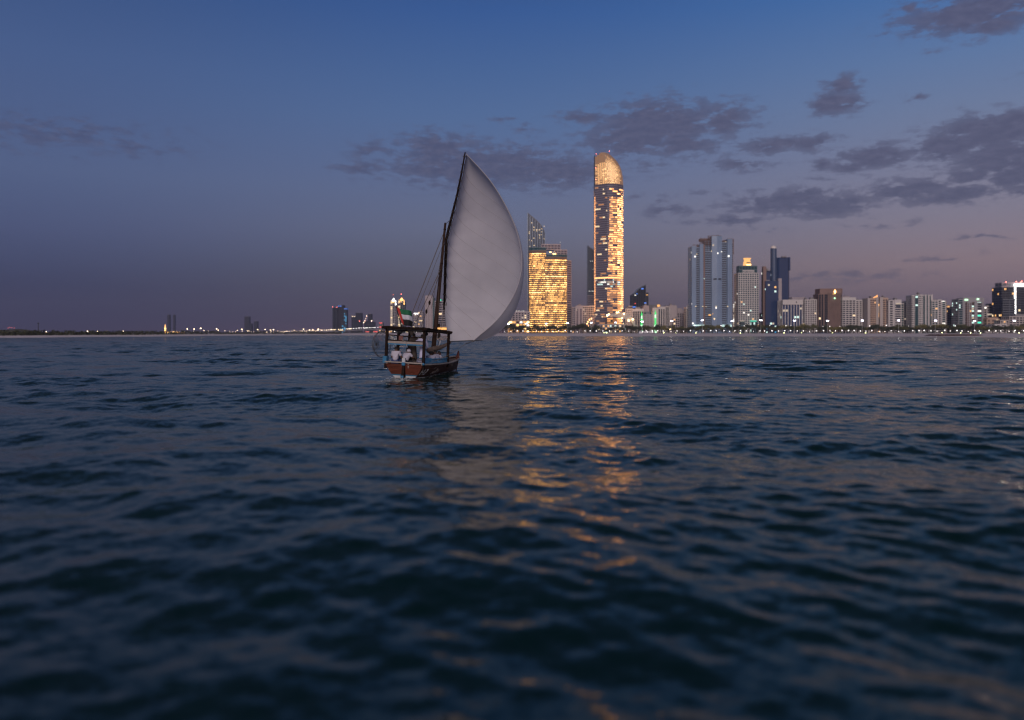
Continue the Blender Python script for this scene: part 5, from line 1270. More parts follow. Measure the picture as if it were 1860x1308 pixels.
# gunwale caps, keel, stem and stern posts
for side in (-1, 1):
    s = MB()
    for y in ys:
        c = hull(y, 1, side); s.v += [(c.x - side*.10, c.y, c.z), (c.x + side*.06, c.y, c.z), (c.x + side*.06, c.y, c.z + .055), (c.x - side*.10, c.y, c.z + .055)]
    for i in range(len(ys) - 1):
        p, q = 4*i, 4*i+4
        for j in range(4): s.f.append((p+j, p+(j+1)%4, q+(j+1)%4, q+j) if side < 0 else (q+j, q+(j+1)%4, p+(j+1)%4, p+j))
    s.f += [(0, 1, 2, 3), tuple(len(s.v) - 4 + j for j in range(4))]
    s.build('gunwale', 'grey_wood', boat)
e = hull(0, 1, 1)
MB().box(-e.x - .03, e.x + .03, e.y - .07, e.y + .09, e.z + .06, e.z + .12).build('transom_cap', 'grey_wood', boat)
MB().ball((e.x + .04, e.y - .03, e.z + .06), .075, 8, 6).build('corner_knob', 'paint_blue', boat)
st = [hull(LEN, t, 1) for t in (0, .3, .6, .9, 1)]
MB().tube([(0, p.y + .02, p.z) for p in st] + [(0, st[-1].y + .03, st[-1].z + .20), (0, st[-1].y + .04, st[-1].z + .36)], [.06, .06, .07, .075, .085, .08, .03], 6).build('stem_post', 'hull_wood', boat)
MB().box(-.05, .05, .1, 8.2, -.45, -.36).build('keel', 'dark_wood', boat)
rd = boat
r_ = MB().add([(x, y, z) for x in (-.07, .07) for y, z in ((-.02, -.4), (-.42, -.4), (-.34, .3), (-.27, .66), (-.16, .78), (-.06, .78))], [(5,4,3,2,1,0),(6,7,8,9,10,11)] + [(i, (i+1)%6, 6+(i+1)%6, 6+i) for i in range(6)]).build('rudder', 'dark_wood', boat)
MB().box(-.09, .09, -.30, -.12, .70, .86).build('rudder_head', 'paint_blue', r_); MB().box(-.085, .085, -.295, -.125, .865, 1.10).build('rudder_cap', 'paint_white', r_)
MB().box(-.075, .075, -.44, -.30, .06, .16).build('rudder_band', 'paint_blue', r_); MB().tube([(0, -.1, .80), (.05, .7, .98), (.06, 1.2, 1.02)], [.035, .03, .025], 6).build('tiller', 'dark_wood', r_)
# decks
for k in range(9):
    x0 = -1.12 + k * .249
    s = MB(); n = 12
    for i in range(n + 1):
        y = 1.7 + i * (6.0) / n; w = hull(y, .72, 1, .08).x
        s.v += [(max(-w, min(w, x0 + .005)), y, .42), (max(-w, min(w, x0 + .242)), y, .42), (max(-w, min(w, x0 + .242)), y, .38), (max(-w, min(w, x0 + .005)), y, .38)]
    for i in range(n):
        p, q = 4*i, 4*i+4; s.f += [(p, p+1, q+1, q), (q+3, q+2, p+2, p+3), (q+1, p+1, p+2, q+2), (p, q, q+3, p+3)]
    s.build('deck_plank', 'deck_wood', boat)
for k in range(7):
    y0 = .02 + k * .25; w = hull(y0, .96, 1, .10).x
    MB().box(-w, w, y0, y0 + .243, .66, .70).build('deck_plank', 'deck_wood', boat)
MB().box(-1.0, 1.0, 1.76, 1.80, .40, .66).build('deck_riser', 'deck_wood', boat)
s = MB(); n = 8                                     # fore deck
for i in range(n + 1):
    y = 6.2 + i * 2.1 / n; w = max(.03, hull(y, .9, 1, .06).x); s.v += [(-w, y + .3, .66 + .02 * i), (w, y + .3, .66 + .02 * i)]
for i in range(n): s.f.append((2*i, 2*i+1, 2*i+3, 2*i+2))
s.build('fore_deck', 'deck_wood', boat)
for y in (6.0, 7.0):
    for side in (-1, 1):
        c = hull(y, 1, side); MB().tube([(c.x * .93, c.y, c.z - .1), (c.x * .95, c.y, c.z + .22), (c.x * .95, c.y, c.z + .36)], [.05, .055, .02], 6).build('bollard', 'hull_wood', boat)
# canopy frame
POST = {'rl': (-1.10, -.05), 'rr': (1.03, -.02), 'ml': (-1.16, 1.7), 'fl': (-1.18, 3.4), 'fr': (1.20, 3.4), 'mr': (1.18, 1.7)}
RZ = lambda y: 2.62 - .035 * max(0, y)
for k in ('rl', 'rr', 'fl', 'fr', 'ml'):
    x, y = POST[k]
    MB().box(x - .065, x + .065, y - .065, y + .065, .5, RZ(y) + (.10 if k != 'ml' else 0)).build('canopy_post', 'dark_wood', boat)
def beam(a, b, r, nm, m='dark_wood', sag=0, jit=0, seed=0):
    rg = random.Random(seed); n = 8; pts = []
    for i in range(n + 1):
        t = i / n; p = Vector(a).lerp(Vector(b), t); p.z -= sag * math.sin(math.pi * t); p += Vector((0, 0, rg.uniform(-jit, jit))); pts.append(p)
    return MB().tube(pts, [r * rg.uniform(.85, 1.15) for _ in pts], 7).build(nm, m, boat)
beam((-1.42, -.06, RZ(0) + .06), (1.18, -.03, RZ(0) + .06), .075, 'canopy_beam', jit=.012, seed=1)
beam((-1.20, 3.42, RZ(3.4) + .02), (1.40, 3.42, RZ(3.4) + .02), .06, 'canopy_beam', seed=2)
beam((-1.13, -.3, RZ(0) - .01), (-1.2, 3.7, RZ(3.6) - .03), .06, 'canopy_beam', seed=3)
beam((1.04, -.3, RZ(0) - .01), (1.22, 3.7, RZ(3.6) - .03), .06, 'canopy_beam', seed=4)
for k in range(8): beam((-1.0 + k * .28, -.12, RZ(0) + .11), (-1.0 + k * .29, 3.5, RZ(3.4) + .09), .032, 'roof_pole', 'dark_wood', jit=.012, seed=20 + k)
mb = MB(); rg = random.Random(4)                    # rolled awning lashed along the rear beam
pts = [(-1.05 + i * .13, .02, RZ(0) + .03 + rg.uniform(-.02, .02)) for i in range(17)]
mb.tube(pts, [rg.uniform(.075, .115) for _ in pts], 8); mb.build('rolled_awning', 'cloth_dark', boat, smooth=True)
# rails and cross board at the stern
beam((-1.1, .0, 2.28), (1.03, .0, 2.20), .028, 'rail'); beam((-1.16, 1.7, 2.2), (-1.18, 3.4, 2.15), .025, 'rail'); beam((-1.1, .05, 2.0), (1.03, .05, 1.98), .035, 'rail')
MB().box(-1.05, .98, -.035, .055, 1.845, 1.965).build('cross_board', 'grey_wood', boat); MB().box(-1.045, .975, -.037, .05, 1.775, 1.842).build('board_trim', 'paint_blue', boat)
# blue slatted bench rails
def slats(side, y0, y1, n, zt, solid):
    r0 = hull(y0, 1, side); pts = [hull(y0 + (y1 - y0) * i / 8, 1, side) for i in range(9)]
    k = side * .06
    MB().tube([(p.x - k, p.y, p.z + zt) for p in pts], .042, 4).build('bench_rail', 'paint_blue', boat)
    MB().tube([(p.x - k, p.y, p.z + .09) for p in pts], .035, 4).build('bench_rail', 'paint_blue', boat)
    for i in range(n):
        y = y0 + (y1 - y0) * (i + .5) / n; p = hull(y, 1, side)
        MB().box(p.x - k - .014, p.x - k + .014, p.y - .055, p.y + .055, p.z + .10, p.z + zt).build('bench_slat', 'paint_blue', boat)
    if solid:
        a = hull(.25, 1, side); b = hull(y0, 1, side); v = [(a.x - k, a.y, a.z + .07), (b.x - k, b.y, b.z + .07), (b.x - k, b.y, b.z + zt + .06), (a.x - k - side * .10, a.y - .25, a.z + zt + .10)]
        w = Vector((-side * .03, 0, 0)); vv = [Vector(p) for p in v]
        MB().add(vv + [p + w for p in vv], [(0,1,2,3),(7,6,5,4),(0,4,5,1),(1,5,6,2),(2,6,7,3),(3,7,4,0)]).build('bench_end', 'paint_blue', boat)
slats(1, 1.05, 3.5, 14, .30, True); slats(-1, 1.0, 3.5, 14, .30, False)
MB().box(-1.24, -1.02, -.18, .12, .78, 1.14).build('stern_locker', 'paint_blue', boat)
# mast, yard
mb0, mtop = Vector((.05, 3.95, .40)), bp(809, 405, 48.0)
mpts = [mb0.lerp(mtop, i / 8) for i in range(9)]
mo = MB().tube(mpts, [.15 - .085 * i / 8 for i in range(9)], 10).build('mast', 'mast_wood', boat, smooth=True)
for t in (.62, .66, .71, .95): MB().tube([mb0.lerp(mtop, t), mb0.lerp(mtop, t + .007)], .15 - .07 * t, 10).build('mast_band', 'dark_wood', mo)
YP = [(845, 276.5), (838, 316), (830, 356), (820.5, 394), (814, 420), (811, 434), (809, 470), (808, 510), (806.6, 562)]
ydep = lambda y: 46.2 + (y - 276.5) / (562 - 276.5) * 3.2
ypts = [bp(x, y, ydep(y)) for x, y in YP]
yo = MB().tube(ypts, [.04, .055, .07, .08, .085, .085, .08, .075, .06], 8).build('yard', 'dark_wood', boat, smooth=True)
rg = random.Random(3)
for k in range(22):
    t = (k + .5) / 22 * 8; i = int(t); p = ypts[i].lerp(ypts[min(8, i + 1)], t - i); q = ypts[i].lerp(ypts[min(8, i + 1)], min(1, t - i + .03))
    MB().tube([p, q], .105, 7).build('lashing', 'rope_dark', yo)
# sail
def poly(T, n):
    T = [np.array(p, float) for p in T]; ln = [0]
    for a, b in zip(T, T[1:]): ln.append(ln[-1] + np.linalg.norm((b - a)[:2]))
    out = []
    for k in range(n):
        s_ = ln[-1] * k / (n - 1); i = min(len(T) - 2, max(0, int(np.searchsorted(ln, s_, 'right')) - 1)); t = (s_ - ln[i]) / (ln[i+1] - ln[i])
        out.append(T[i] + (T[i+1] - T[i]) * t)
    out = np.array(out)
    for _ in range(3): out[1:-1] = out[1:-1] * .5 + (out[:-2] + out[2:]) * .25
    return out
NV_, NU = 61, 41
LUFF = poly([(846.2, 279), (839.8, 318), (832.4, 357), (823.4, 395), (816.6, 421), (813.4, 436), (811.0, 470), (809.6, 510), (808.8, 560), (812, 590), (817.5, 620)], NV_)
SIL = poly([(847, 279.5), (870, 303), (893, 330), (910, 357), (925, 385), (937, 412), (945.5, 440), (950.4, 468), (951.6, 490), (950.2, 515), (946.5, 536), (939.5, 557), (929, 577), (916, 593), (902, 605), (888, 613), (874, 618)], NV_)
EDGE = poly([(846.6, 279.8), (869.4, 303.4), (892.4, 330.3), (909.3, 357.3), (924.2, 385.5), (936.2, 412.4), (944.4, 440.5), (948.6, 468), (947, 496), (941, 520), (932, 540), (920, 560), (904, 581), (882, 601), (867, 612), (860.5, 618.6)], NV_)
SV = np.zeros((NV_, NU, 3))
for i in range(NV_):
    v = i / (NV_ - 1); Lp, Sp, Ep = LUFF[i], SIL[i], EDGE[i]
    sc = abs(math.sin(v * 17 * math.pi / 1.0)) ** .5 * (1.6 if v < .8 else 0) * min(1, v * 6)
    Lp = Lp + np.array([1.8 - sc, 0])
    dL = ydep(min(562, Lp[1])) + (.6 * max(0, v - .82) / .18); bel = 1.25 * math.sin(math.pi * min(1, v * .93 + .05)) ** .8
    dS = dL - .2 - 2.0 * v; dE = dS - .25 - 1.5 * max(0, v - .35) * min(1, (1.0 - v) * 4 + .55)
    Mx = Lp + (Sp - Lp) * .5; Mx = Mx + np.array([0, 6 * math.sin(math.pi * v) * .3])
    K = [(0, (*Lp, dL)), (.46, (*Mx, (dL + dS) / 2 + bel)), (.88, (*Sp, dS + bel * .15)), (1.0, (*Ep, dE))]
    for j in range(NU):
        u = j / (NU - 1); acc_ = np.zeros(3)
        for a, (ua, pa) in enumerate(K):
            w = 1.0
            for b, (ub, _) in enumerate(K):
                if a != b: w *= (u - ub) / (ua - ub)
            acc_ += w * np.array(pa)
        acc_[2] += .07 * math.sin(34 * math.pi * v) * math.exp(-u * 8) + .018 * math.sin(4.1 * (v * 3.1 + u * 2.3) + 1.7 * math.sin(5 * u + 2.2 * v)) * math.sin(math.pi * u) + .05 * math.sin(math.pi * 5 * (u + v * .6)) * math.exp(-(1 - v) * 7)
        SV[i, j] = bp(acc_[0], acc_[1], acc_[2])
m = mat('sailcloth', (.69, .66, .69), .85, noise=((.5, .5, .5), .17), bump=(.2, .06))
t_ = m.node_tree; b_ = t_.nodes['Principled BSDF']; out_ = [n for n in t_.nodes if n.type == 'OUTPUT_MATERIAL'][0]
tr = t_.nodes.new('ShaderNodeBsdfTranslucent'); tr.inputs[0].default_value = (.66, .635, .68, 1); tp = t_.nodes.new('ShaderNodeBsdfTransparent'); tp.inputs[0].default_value = (.9, .88, .9, 1)
m1 = t_.nodes.new('ShaderNodeMixShader'); m1.inputs[0].default_value = .42; t_.links.new(b_.outputs[0], m1.inputs[1]); t_.links.new(tr.outputs[0], m1.inputs[2])
m2 = t_.nodes.new('ShaderNodeMixShader'); m2.inputs[0].default_value = .035; t_.links.new(m1.outputs[0], m2.inputs[1]); t_.links.new(tp.outputs[0], m2.inputs[2]); t_.links.new(m2.outputs[0], out_.inputs[0])
s = MB(); s.v = [tuple(p) for p in SV.reshape(-1, 3)]
for i in range(NV_ - 1):
    for j in range(NU - 1): s.f.append((i*NU+j, (i+1)*NU+j, (i+1)*NU+j+1, i*NU+j+1))
sail = s.build('sail', 'sailcloth', boat, smooth=True)
mat('seam', (.40, .37, .39), .9)
def surf(v, u):
    a = min(NV_ - 1.001, max(0, v * (NV_ - 1))); b = min(NU - 1.001, max(0, u * (NU - 1))); i, j = int(a), int(b); f, g = a - i, b - j
    return Vector((SV[i, j] * (1-f) + SV[i+1, j] * f) * (1-g) + Vector(SV[i, j+1] * (1-f) + SV[i+1, j+1] * f) * g)
for k in range(11):
    v0 = .03 + k * .085
    pts = []
    for i in range(17):
        u = i / 16 * .86; v = v0 + u * .36
        if v > .97: break
        pts.append(surf(v, u) + Vector((0, -.012, 0)))
    if len(pts) > 3: MB().tube(pts, .009, 4).build('seam', 'seam', sail)
MB().tube([SV[i, NU-1] for i in range(0, NV_, 2)], .022, 5).build('leech_rope', 'seam', sail); MB().tube([SV[NV_-1, j] for j in range(0, NU, 2)], .025, 5).build('foot_rope', 'rope_dark', sail); MB().tube([SV[i, 0] for i in range(0, NV_)], .018, 5).build('luff_rope', 'rope_dark', sail)
# gear slung under the canopy and along the rails
rg = random.Random(9)
for (x, y, z, rx, rz_, m_) in ((-.55, .25, 2.36, .16, .14, 'cloth_dark'), (.18, .2, 2.34, .12, .2, 'cloth_brown'), (.86, .6, 2.3, .1, .16, 'cloth_dark'), (-.2, .9, 2.4, .22, .1, 'cloth_brown'), (1.0, 2.2, 2.22, .1, .2, 'cloth_brown')):
    pts = [(x + rx * .6 * math.cos(t * 2) * rg.uniform(.4, 1), y + .05 * math.sin(t * 3), z + .16 - rz_ * t) for t in np.linspace(-.6, 1, 7)]
    MB().tube(pts, [rx * k * rg.uniform(.8, 1.15) for k in (.35, .7, .9, 1, .95, .7, .3)], 8).build('slung_bundle', m_, boat, smooth=True); MB().tube([pts[0], (pts[0][0], pts[0][1], RZ(y) + .1)], .014, 5).build('bundle_lashing', 'rope', boat)
MB().tube([(-.35, -.02, 2.24), (-.2, -.05, 2.02), (.02, -.04, 1.95), (.06, -.05, 1.70)], .016, 5).build('loose_rope', 'grey_wood', boat)
MB().box(-.42, -.18, -.05, -.01, 2.02, 2.26).build('draped_cloth', 'cloth_rust', boat)
for x, y in ((.35, .45), (.55, .38), (.42, .75)): MB().ball((x, y, .82), (.14, .12, .12), 8, 6).build('stores_sack', 'cloth_brown', boat, smooth=True)
MB().box(-.02, .3, 1.0, 1.35, .70, .92).build('stores_crate', 'grey_wood', boat)
# running rigging
def rope(a, b, r=.014, sag=0., nm='rope', m='rope'):
    a, b = Vector(a), Vector(b); pts = []
    for i in range(9):
        t = i / 8; p = a.lerp(b, t); p.z -= sag * math.sin(math.pi * t); pts.append(p)
    return MB().tube(pts, r, 5).build(nm, m, boat)
rope(bp(805, 425, 47.8), bp(746, 575, 44.2), .022); rope(bp(800, 490, 47.4), bp(757, 582, 44.6), .02); rope(bp(806, 440, 47.8), bp(759.5, 560, 45.0), .012); rope(bp(798, 500, 47.3), bp(764, 596, 45.6), .016); rope(bp(801, 470, 47.4), bp(784, 560, 46.2), .012)
rope(bp(746, 575, 44.2), (-.4, .1, 2.6), .018); rope(bp(757, 582, 44.6), (.1, .1, 2.62), .018); rope(bp(759.5, 560, 45), (.45, .4, 2.6), .012)
rope(bp(808, 408, 48), bp(820, 398, 46.9), .016); rope(bp(862, 619.4, float(42.9)), bp(846, 624.5, 42.6), .02, nm='sheet', m='rope_dark'); rope(bp(846, 624.5, 42.6), (1.1, .6, .85), .010, .12, nm='sheet')
rope(bp(806.6, 562, 49.4), bp(817.5, 620, 50), .02); rope(bp(806.6, 562, 49.4), (.2, 4.1, .6), .014)
for q in ((780.3, 550, 46.41), (774.6, 566, 46.13)): MB().ball(bp(*q), (.07, .07, .14), 8, 6).build('pulley_block', 'dark_wood', boat)
MB().tube([bp(797, 588, 46.4), bp(797, 594, 46.4)], .07, 7).build('pulley_block', 'dark_wood', boat); rope(bp(797, 520, 47), bp(797, 596, 46.4), .010)
# rolled spare sail and gear amidships
rp = [bp(778, 637, 45.6), bp(788, 634, 46), bp(798, 631.5, 46.4), bp(806, 628.5, 46.7), bp(813, 625, 47), bp(819, 622, 47.2)]
MB().tube(rp, [.15, .17, .14, .11, .09, .05], 8).build('spare_spar', 'deck_wood', boat, smooth=True)
MB().tube([(.2, 2.7, .5), (.25, 3.0, .95), (.5, 3.3, 1.1), (.3, 3.6, .6)], [.22, .26, .24, .2], 8).build('canvas_bundle', 'cloth_brown', boat, smooth=True)
for k, (a, b, c, r) in enumerate(((.75, 3.1, .62, .3), (.5, 4.0, .6, .33), (-.5, 4.6, .6, .3), (.95, 4.2, .6, .25))):
    MB().tube([(a + r*math.cos(t), b + r*math.sin(t), c + .003*i) for i, t in enumerate(np.linspace(0, 6*math.pi, 40))], .03, 5).build('rope_coil', 'rope', boat)
MB().tube([(-.6, 2.2, .42), (-.6, 2.2, .95)], [.26, .24], 12).build('water_barrel', 'cloth_brown', boat)
MB().tube([bp(800, 620, 46.5), bp(797, 629, 46.2)], [.05, .02], 6).build('white_fender', 'paint_white', boat)
MB().tube([(.22, -.13, .80), (.24, -.14, .66), (.24, -.15, .55)], [.035, .05, .02], 6).build('mooring_tassel', 'grey_wood', boat)
# painted number and name on the starboard side
def stroke(mb, pts, r=.014):
    P_ = []
    for y, t in pts: p = hull(y, t, 1, -.03); P_.append(p)
    mb.tube(P_, r, 4)
s = MB(); bz = lambda y, a, b: [(y + p * .17 + q * .07, .52 + q * .27) for p, q in zip(a, b)]
stroke(s, bz(.10, [.0, .35], [0, 1]), .013)
stroke(s, bz(.28, [.9, .75], [0, 1]), .012); stroke(s, bz(.28, [.3, .0, 1.1], [1, .38, .38]), .012)
stroke(s, bz(.56, [.1, .3, .8, .9, .5, .0, .9], [.85, 1, 1, .8, .45, .05, .0]), .013)
s.build('hull_number', 'paint_white', boat)
s = MB()
for a in ([(2.3, .52), (2.42, .47), (2.6, .50), (2.66, .60)], [(2.62, .52), (2.78, .50), (2.86, .66)], [(2.9, .48), (3.02, .46), (3.1, .58), (3.2, .82)], [(3.15, .50), (3.4, .52), (3.6, .60), (3.7, .64)], [(3.45, .58), (3.5, .72)], [(2.45, .80), (2.52, .83)], [(2.62, .86), (2.69, .88)], [(3.55, .74), (3.64, .72)], [(2.7, .40), (2.78, .39)]): stroke(s, [(1.35 + (y - 2.3) * .72, .56 + (t - .5) * .75) for y, t in a], .010)
s.build('hull_name', 'grey_wood', boat)

# ---------------------------------------------------------------- flag
fb = bp(730.5, 594, 43.6); ft = bp(718.8, 553.5, 43.4)
fw = BM @ fb
flag = thing('flag', 'red green white and black striped flag flying from the stern canopy', 'flag', fw)
to = lambda v: (BM @ v) - fw
MB().tube([to(fb) - Vector((0, 0, .1)), to(ft)], [.028, .018], 6).build('flagpole', 'dark_wood', flag)
def fpt(u, v):                                     # u: along the fly, v: down the hoist
    x = 719.8 + v * 10.6 + u * (24.5 + 3 * (1 - v)) - 3 * v * u; y = 557.5 + v * 30 + u * (9.5 - 4.5 * v) + 2.2 * math.sin(u * 5.5 + v * 1.5) * u
    if v > .66: y += 4.5 * (v - .66) / .34 * math.sin(math.pi * u) * .6; x -= 3.5 * (v - .66) / .34 * u
    return to(bp(x, y, 43.45 + .16 * math.sin(u * 7 + v) * u))
def fstrip(u0, u1, v0, v1, nm, mt_):
    s = MB(); n = 12; k = 5
    for i in range(n + 1):
        for j in range(k + 1): s.v.append(tuple(fpt(u0 + (u1 - u0) * i / n, v0 + (v1 - v0) * j / k)))
    for i in range(n):
        for j in range(k): s.f.append((i*(k+1)+j, i*(k+1)+j+1, (i+1)*(k+1)+j+1, (i+1)*(k+1)+j))
    o = s.build(nm, mt_, flag, smooth=True); md = o.modifiers.new('thickness', 'SOLIDIFY'); md.thickness = .006
fstrip(0, .20, 0, 1, 'red_band', 'flag_red'); fstrip(.20, 1, 0, .36, 'green_stripe', 'flag_green'); fstrip(.20, 1, .36, .69, 'white_stripe', 'flag_white'); fstrip(.20, 1, .69, 1, 'black_stripe', 'flag_black')

# ---------------------------------------------------------------- wire fish trap hung over the port quarter
tw = BM @ Vector((-1.28, .15, 1.75))
trap = thing('fish_trap', 'round wire fish trap hanging off the stern beside the canopy post', 'fish trap', tw)
fr = BI.to_3x3()
s = MB(); Rt = .66
for k in range(9):                                  # meridians of the dome
    a = math.pi * k / 9
    s.tube([(-.22 - .42 * math.sin(t), Rt * math.cos(t) * math.cos(a), Rt * 1.08 * math.cos(t) * math.sin(a)) for t in np.linspace(0, math.pi, 15)], .007, 4)
s.build('dome_wires', 'wire', trap)
for q in (.15, .35, .55, .75, .92):
    t = math.pi / 2 * q
    MB().tube([(-.22 - .42 * math.sin(t), Rt * math.cos(t) * math.cos(a), Rt * 1.08 * math.cos(t) * math.sin(a)) for a in np.linspace(0, 2 * math.pi, 25)], .007, 4).build('hoop', 'wire', trap)
MB().tube([(-.20, Rt * math.cos(a), Rt * 1.08 * math.sin(a)) for a in np.linspace(0, 2 * math.pi, 25)], .016, 5).build('rim', 'wire', trap)
MB().tube([(-.40 + .06 * math.sin(a), -.30 + .20 * math.cos(a), .24 * math.sin(a) - .05) for a in np.linspace(0, 2 * math.pi, 19)], .014, 5).build('entrance_ring', 'wire', trap)
MB().tube([(-.25, 0, .70), (-.05, -.1, .95), (.1, -.18, 1.0)], .012, 5).build('hanging_rope', 'rope', trap)
trap.rotation_euler = (0, 0, -BH - R(20))

# ---------------------------------------------------------------- people
def skinmesh(name, m, parent, V, E, root=0, sub=2):
    """V: (x, y, z, radius)"""
    me = bpy.data.meshes.new(name); me.from_pydata([v[:3] for v in V], E, []); me.materials.append(MATS[m])
    o = bpy.data.objects.new(name, me); C.objects.link(o); o.parent = parent
    md = o.modifiers.new('skin', 'SKIN'); md.use_smooth_shade = True
    if not me.skin_vertices: 
        bm_ = bmesh.new(); bm_.from_mesh(me); bm_.verts.layers.skin.verify(); bm_.to_mesh(me); bm_.free()
    for i, v in enumerate(V):
        r = v[3] if isinstance(v[3], tuple) else (v[3], v[3]); me.skin_vertices[0].data[i].radius = r; me.skin_vertices[0].data[i].use_root = (i == root)
    sb = o.modifiers.new('smooth', 'SUBSURF'); sb.levels = 1; sb.render_levels = sub
    return o
def person(label, base, rz, J, dress, hair='hair', scale=1.0):
    w = BM @ Vector(base)
    t = thing('person', label, 'person', w, -BH + rz, group='people aboard the dhow'); t.scale = (scale,) * 3
    V, E = [], []
    def add(p, r, parent=None):
        V.append((*p, r)); i = len(V) - 1
        if parent is not None: E.append((parent, i))
        return i
    pe = add(J['pelvis'], .13); sp = add(J['spine'], .125, pe); ch = add(J['chest'], .14, sp); ne = add(J['neck'], .055, ch)
    h = Vector(J['head']); hd = Vector(J.get('look', (0, 1, 0)))
    h0 = add(h + Vector((0, 0, -.07)) + hd * .02, .068, ne); h1 = add(h, .092, h0); h2 = add(h + Vector((0, 0, .065)), .080, h1)
    add(h + hd * .105 + Vector((0, 0, -.012)), .014, h1)                       # nose
    for sgn in (-1, 1):
        sh = add((J['shoulder'][0] * sgn + J['chest'][0], *J['shoulder'][1:]), .065, ch)
        el = J['elbow_r'] if sgn > 0 else J['elbow_l']; wr = J['wrist_r'] if sgn > 0 else J['wrist_l']
        e_ = add(el, .046, sh); w_ = add(wr, .030, e_)
        dv = (Vector(wr) - Vector(el)).normalized(); pal = Vector(wr) + dv * .07; pi = add(pal, (.040, .020), w_)
        sidev = dv.cross(Vector((0, 0, 1))).normalized() if abs(dv.z) < .95 else Vector((1, 0, 0)); curl = dv.cross(sidev).normalized() * -1
        for k, ln in enumerate((.070, .082, .076, .060)):
            o_ = sidev * (k - 1.5) * .021; a1 = add(pal + o_ + dv * ln * .55, .009, pi); add(pal + o_ + dv * ln + curl * .025, .008, a1)
        a1 = add(pal - dv * .035 + sidev * -.045, .011, pi); add(pal + sidev * -.062 + dv * .01, .009, a1)
        hp = add((.09 * sgn, J['pelvis'][1], J['pelvis'][2] - .03), .085, pe); kn = J['knee_r'] if sgn > 0 else J['knee_l']; an = J['ankle_r'] if sgn > 0 else J['ankle_l']; to_ = J['toe_r'] if sgn > 0 else J['toe_l']
        k_ = add(kn, .058, hp); a_ = add(an, .038, k_); add(to_, .034, a_)
    skinmesh('body', 'skin_brown', t, V, E)
    f = MB()
    sv = hd.cross(Vector((0, 0, 1))).normalized()
    for sgn in (-1, 1): MB().ball(h + hd * .088 + sv * .034 * sgn + Vector((0, 0, .012)), .013, 6, 4).build('eye', 'eye_white', t)
    for sgn in (-1, 1): MB().ball(h + sv * .094 * sgn + Vector((0, 0, -.01)), (.018, .022, .032), 6, 5).build('ear', 'skin_brown', t)
    MB().ball(h + hd * .082 + Vector((0, 0, -.055)), (.024, .012, .008), 6, 4).build('mouth', 'lip', t)
    top = MB(); n = 12                                # hair or cap: a shell over the crown and back of the head
    for i in range(6):
        ph = i / 5 * math.pi * .58
        for k in range(n):
            a = 2 * math.pi * k / n; r = .104 if hair == 'hair' else .112
            d = Vector((math.sin(ph) * math.cos(a), math.sin(ph) * math.sin(a), math.cos(ph)))
            p = h + Vector((0, 0, .015)) + d * r - hd * .012
            if d.dot(hd) > .55 and d.z < .55: p = p - hd * .03 + Vector((0, 0, .03))
            if hair != 'hair' and i == 5: p += d * .012
            top.v.append(tuple(p))
    for i in range(5):
        for k in range(n): top.f.append((i*n+k, i*n+(k+1)%n, (i+1)*n+(k+1)%n, (i+1)*n+k))
    top.build('hair' if hair == 'hair' else 'white_cap', 'hair_black' if hair == 'hair' else 'cloth_white', t, smooth=True)
    # clothes
    V, E = [], []
    up, lo, robe, sleeve = dress
    pe = add((J['pelvis'][0], J['pelvis'][1], J['pelvis'][2] - .02), .170); sp = add(J['spine'], .160, pe); ch = add(J['chest'], .168, sp); add((J['neck'][0], J['neck'][1], J['neck'][2] - .02), .075, ch)
    for sgn in (-1, 1):
        sh = add((J['shoulder'][0] * sgn + J['chest'][0], *J['shoulder'][1:]), .088, ch); el = Vector(J['elbow_r'] if sgn > 0 else J['elbow_l']); s0 = Vector((J['shoulder'][0] * sgn + J['chest'][0], *J['shoulder'][1:]))
        if sleeve: e_ = add(el, .068, sh); add(el.lerp(Vector(J['wrist_r'] if sgn > 0 else J['wrist_l']), .85), .062, e_)
        else: add(s0.lerp(el, .75), .072, sh)
    if robe:
        a = add((0, 0, J['pelvis'][2] * .72), .19, pe); b = add((0, .01, J['pelvis'][2] * .4), .205, a); add((0, .02, .14), .225, b)
    skinmesh('robe' if robe else 'shirt', up, t, V, E)
    if not robe:
        V, E = [], []
        pe = add((J['pelvis'][0], J['pelvis'][1], J['pelvis'][2] - .05), .158)
        for sgn in (-1, 1):
            hp = add((.09 * sgn, J['pelvis'][1] + .02, J['pelvis'][2] - .05), .105, pe); k_ = add(J['knee_r'] if sgn > 0 else J['knee_l'], .082, hp); add(Vector(J['knee_r'] if sgn > 0 else J['knee_l']).lerp(Vector(J['ankle_r'] if sgn > 0 else J['ankle_l']), .85), .066, k_)
        skinmesh('trousers', lo, t, V, E)
    return t
def stand(**k):
    J = dict(pelvis=(0, 0, .92), spine=(0, 0, 1.14), chest=(0, 0, 1.32), neck=(0, .01, 1.46), head=(0, .03, 1.57), shoulder=(.17, 0, 1.38), elbow_l=(-.26, -.02, 1.10), elbow_r=(.26, -.02, 1.10),
             wrist_l=(-.25, .10, .88), wrist_r=(.25, .10, .88), knee_l=(-.10, .03, .49), knee_r=(.10, .03, .49), ankle_l=(-.10, 0, .08), ankle_r=(.10, 0, .08), toe_l=(-.11, .17, .035), toe_r=(.11, .17, .035)); J.update(k); return J
